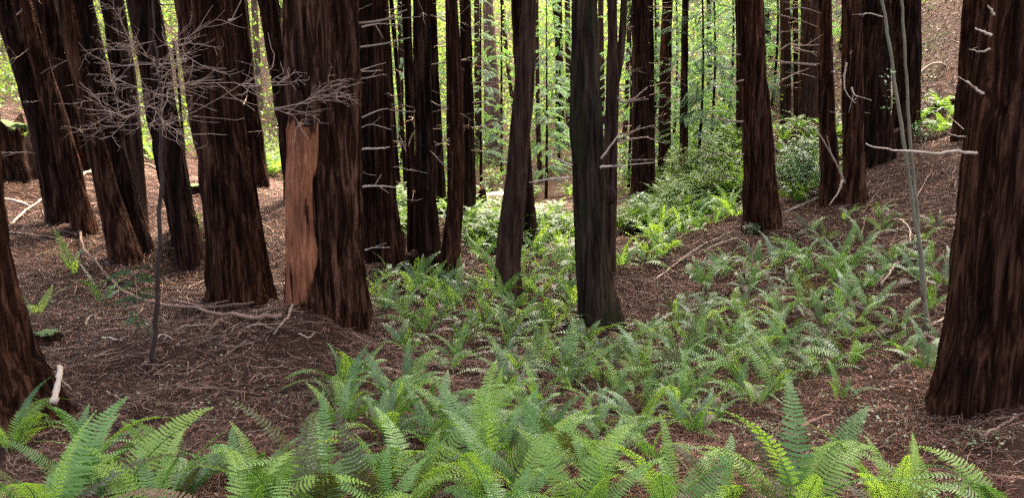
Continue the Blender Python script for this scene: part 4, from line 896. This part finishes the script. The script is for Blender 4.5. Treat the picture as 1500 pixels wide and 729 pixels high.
# ------------------------------------------------------------------ litter
g = np.random.default_rng(91)
def scatter(n, ymin=3.6, ymax=24):
    u = g.random(n); Y = ymin * (ymax / ymin) ** (u ** .9); X = g.uniform(-.64, .64, n) * Y; return X, Y
n = 90000; X, Y = scatter(n, 3.6, 30); Z = height(X, Y)
tv = np.array([[-.5, -.02, 0], [-.5, .02, 0], [.0, .03, .09], [.5, .012, .0], [.5, -.012, 0], [0, -.01, .09]]); tf = np.array([[0, 5, 2, 1], [5, 4, 3, 2]])
M = np.stack([np.array(Euler((a, b, c)).to_matrix()) for a, b, c in zip(g.uniform(-.5, .5, n), g.normal(0, .22, n), g.uniform(0, 6.28, n))]) * (g.uniform(.04, .16, n) * np.clip(Y / 9, .75, 1.7))[:, None, None]
M[:, :, 1] *= g.uniform(.5, 1.7, n)[:, None]
V, F = batch(tv, tf, M, np.stack([X, Y, Z + .018], -1)); o = link('fallen_needles', mesh_np('fallen_needles', V, F, M_NEEDLE, False)); tag(o, 'reddish fallen conifer needles and twiglets covering the ground', 'litter', kind='stuff')
n = 5200; X, Y = scatter(n, 3.7, 30); Z = height(X, Y); mb = MB()
for x, y, z in zip(X, Y, Z):
    a = g.uniform(0, 6.28); ln = g.uniform(.10, .42) * min(1.6, max(.7, y / 9)); b2 = g.normal(0, .25) * ln; d = np.array([math.cos(a), math.sin(a)]); pn = np.array([-d[1], d[0]])
    q = np.array([[x + d[0] * ln * u + pn[0] * b2 * u * u, y + d[1] * ln * u + pn[1] * b2 * u * u] for u in (0, .5, 1)]); hq = height(q[:, 0], q[:, 1]) + .022
    mb.add(*tube(np.column_stack([q, hq]), np.array([1, .8, .5]) * g.uniform(.002, .0045) * min(1.8, max(.8, y / 8)), 3, cap=False))
o = link('fallen_twiglets', mb.mesh('fallen_twiglets', M_TWIGLET)); tag(o, 'countless thin dry twiglets strewn over the litter', 'litter', kind='stuff')
n = 26000; Y = g.uniform(21, 48, n); X = g.uniform(.34, .66, n) * Y; Z = height(X, Y); k = fbm(X * .7, Y * .7, 0, 61, 3); kp = g.random(n) < np.clip((k - .45) * 4, .04, .8); X, Y, Z = X[kp], Y[kp], Z[kp]
leaf_mass('hillside_herbs', np.stack([X, Y, Z + g.uniform(.02, .18, len(X))], -1), g.uniform(.05, .13, len(X)), M_HERB, 'low grey-green herbs in patches on the right hillside', 'ground cover', 9)
n = 16000; Y = g.uniform(21, 48, n); X = g.uniform(.34, .66, n) * Y; Z = height(X, Y)
V, F = leaf_quads(np.stack([X, Y, Z + .03], -1), g.uniform(.08, .3, n), g, .9, .12); o = link('hillside_litter', mesh_np('hillside_litter', V, F, M_HILLIT, False)); tag(o, 'brown dead sticks and needles littering the right hillside', 'litter', kind='stuff')
n = 1500; X, Y = scatter(n, 3.6, 16); Z = height(X, Y)
V, F = leaf_quads(np.stack([X, Y, Z + .03], -1), g.uniform(.015, .045, n), g, 1.2, .6); o = link('dry_leaf_flecks', mesh_np('dry_leaf_flecks', V, F, M_FLECK, False)); tag(o, 'small pale dry leaf flecks scattered over the litter', 'litter', kind='stuff')
pts = []
for cx_, cy_, s, m_ in [(1130,640,34,150),(1290,610,36,90),(1030,610,25,70),(180,470,40,90),(230,580,45,60),(1250,650,45,90),(300,610,30,50),(900,650,30,60),(1430,650,30,60),(440,600,40,40),(330,540,50,30),(110,440,25,40)]:
    for _ in range(m_):
        p = hit(g.normal(cx_, s), g.normal(cy_, s * .35))
        if p is not None: pts.append(p + [0, 0, g.uniform(.03, .08)])
V, F = leaf_quads(np.array(pts), g.uniform(.014, .036, len(pts)), g, 1.0, .9); o = link('ground_cover', mesh_np('ground_cover', V, F, M_SORREL, False)); tag(o, 'tiny pale green sorrel leaves dotted over the litter', 'ground cover', kind='stuff')

print('ferns', len(FERNS), 'objects', len(bpy.data.objects))
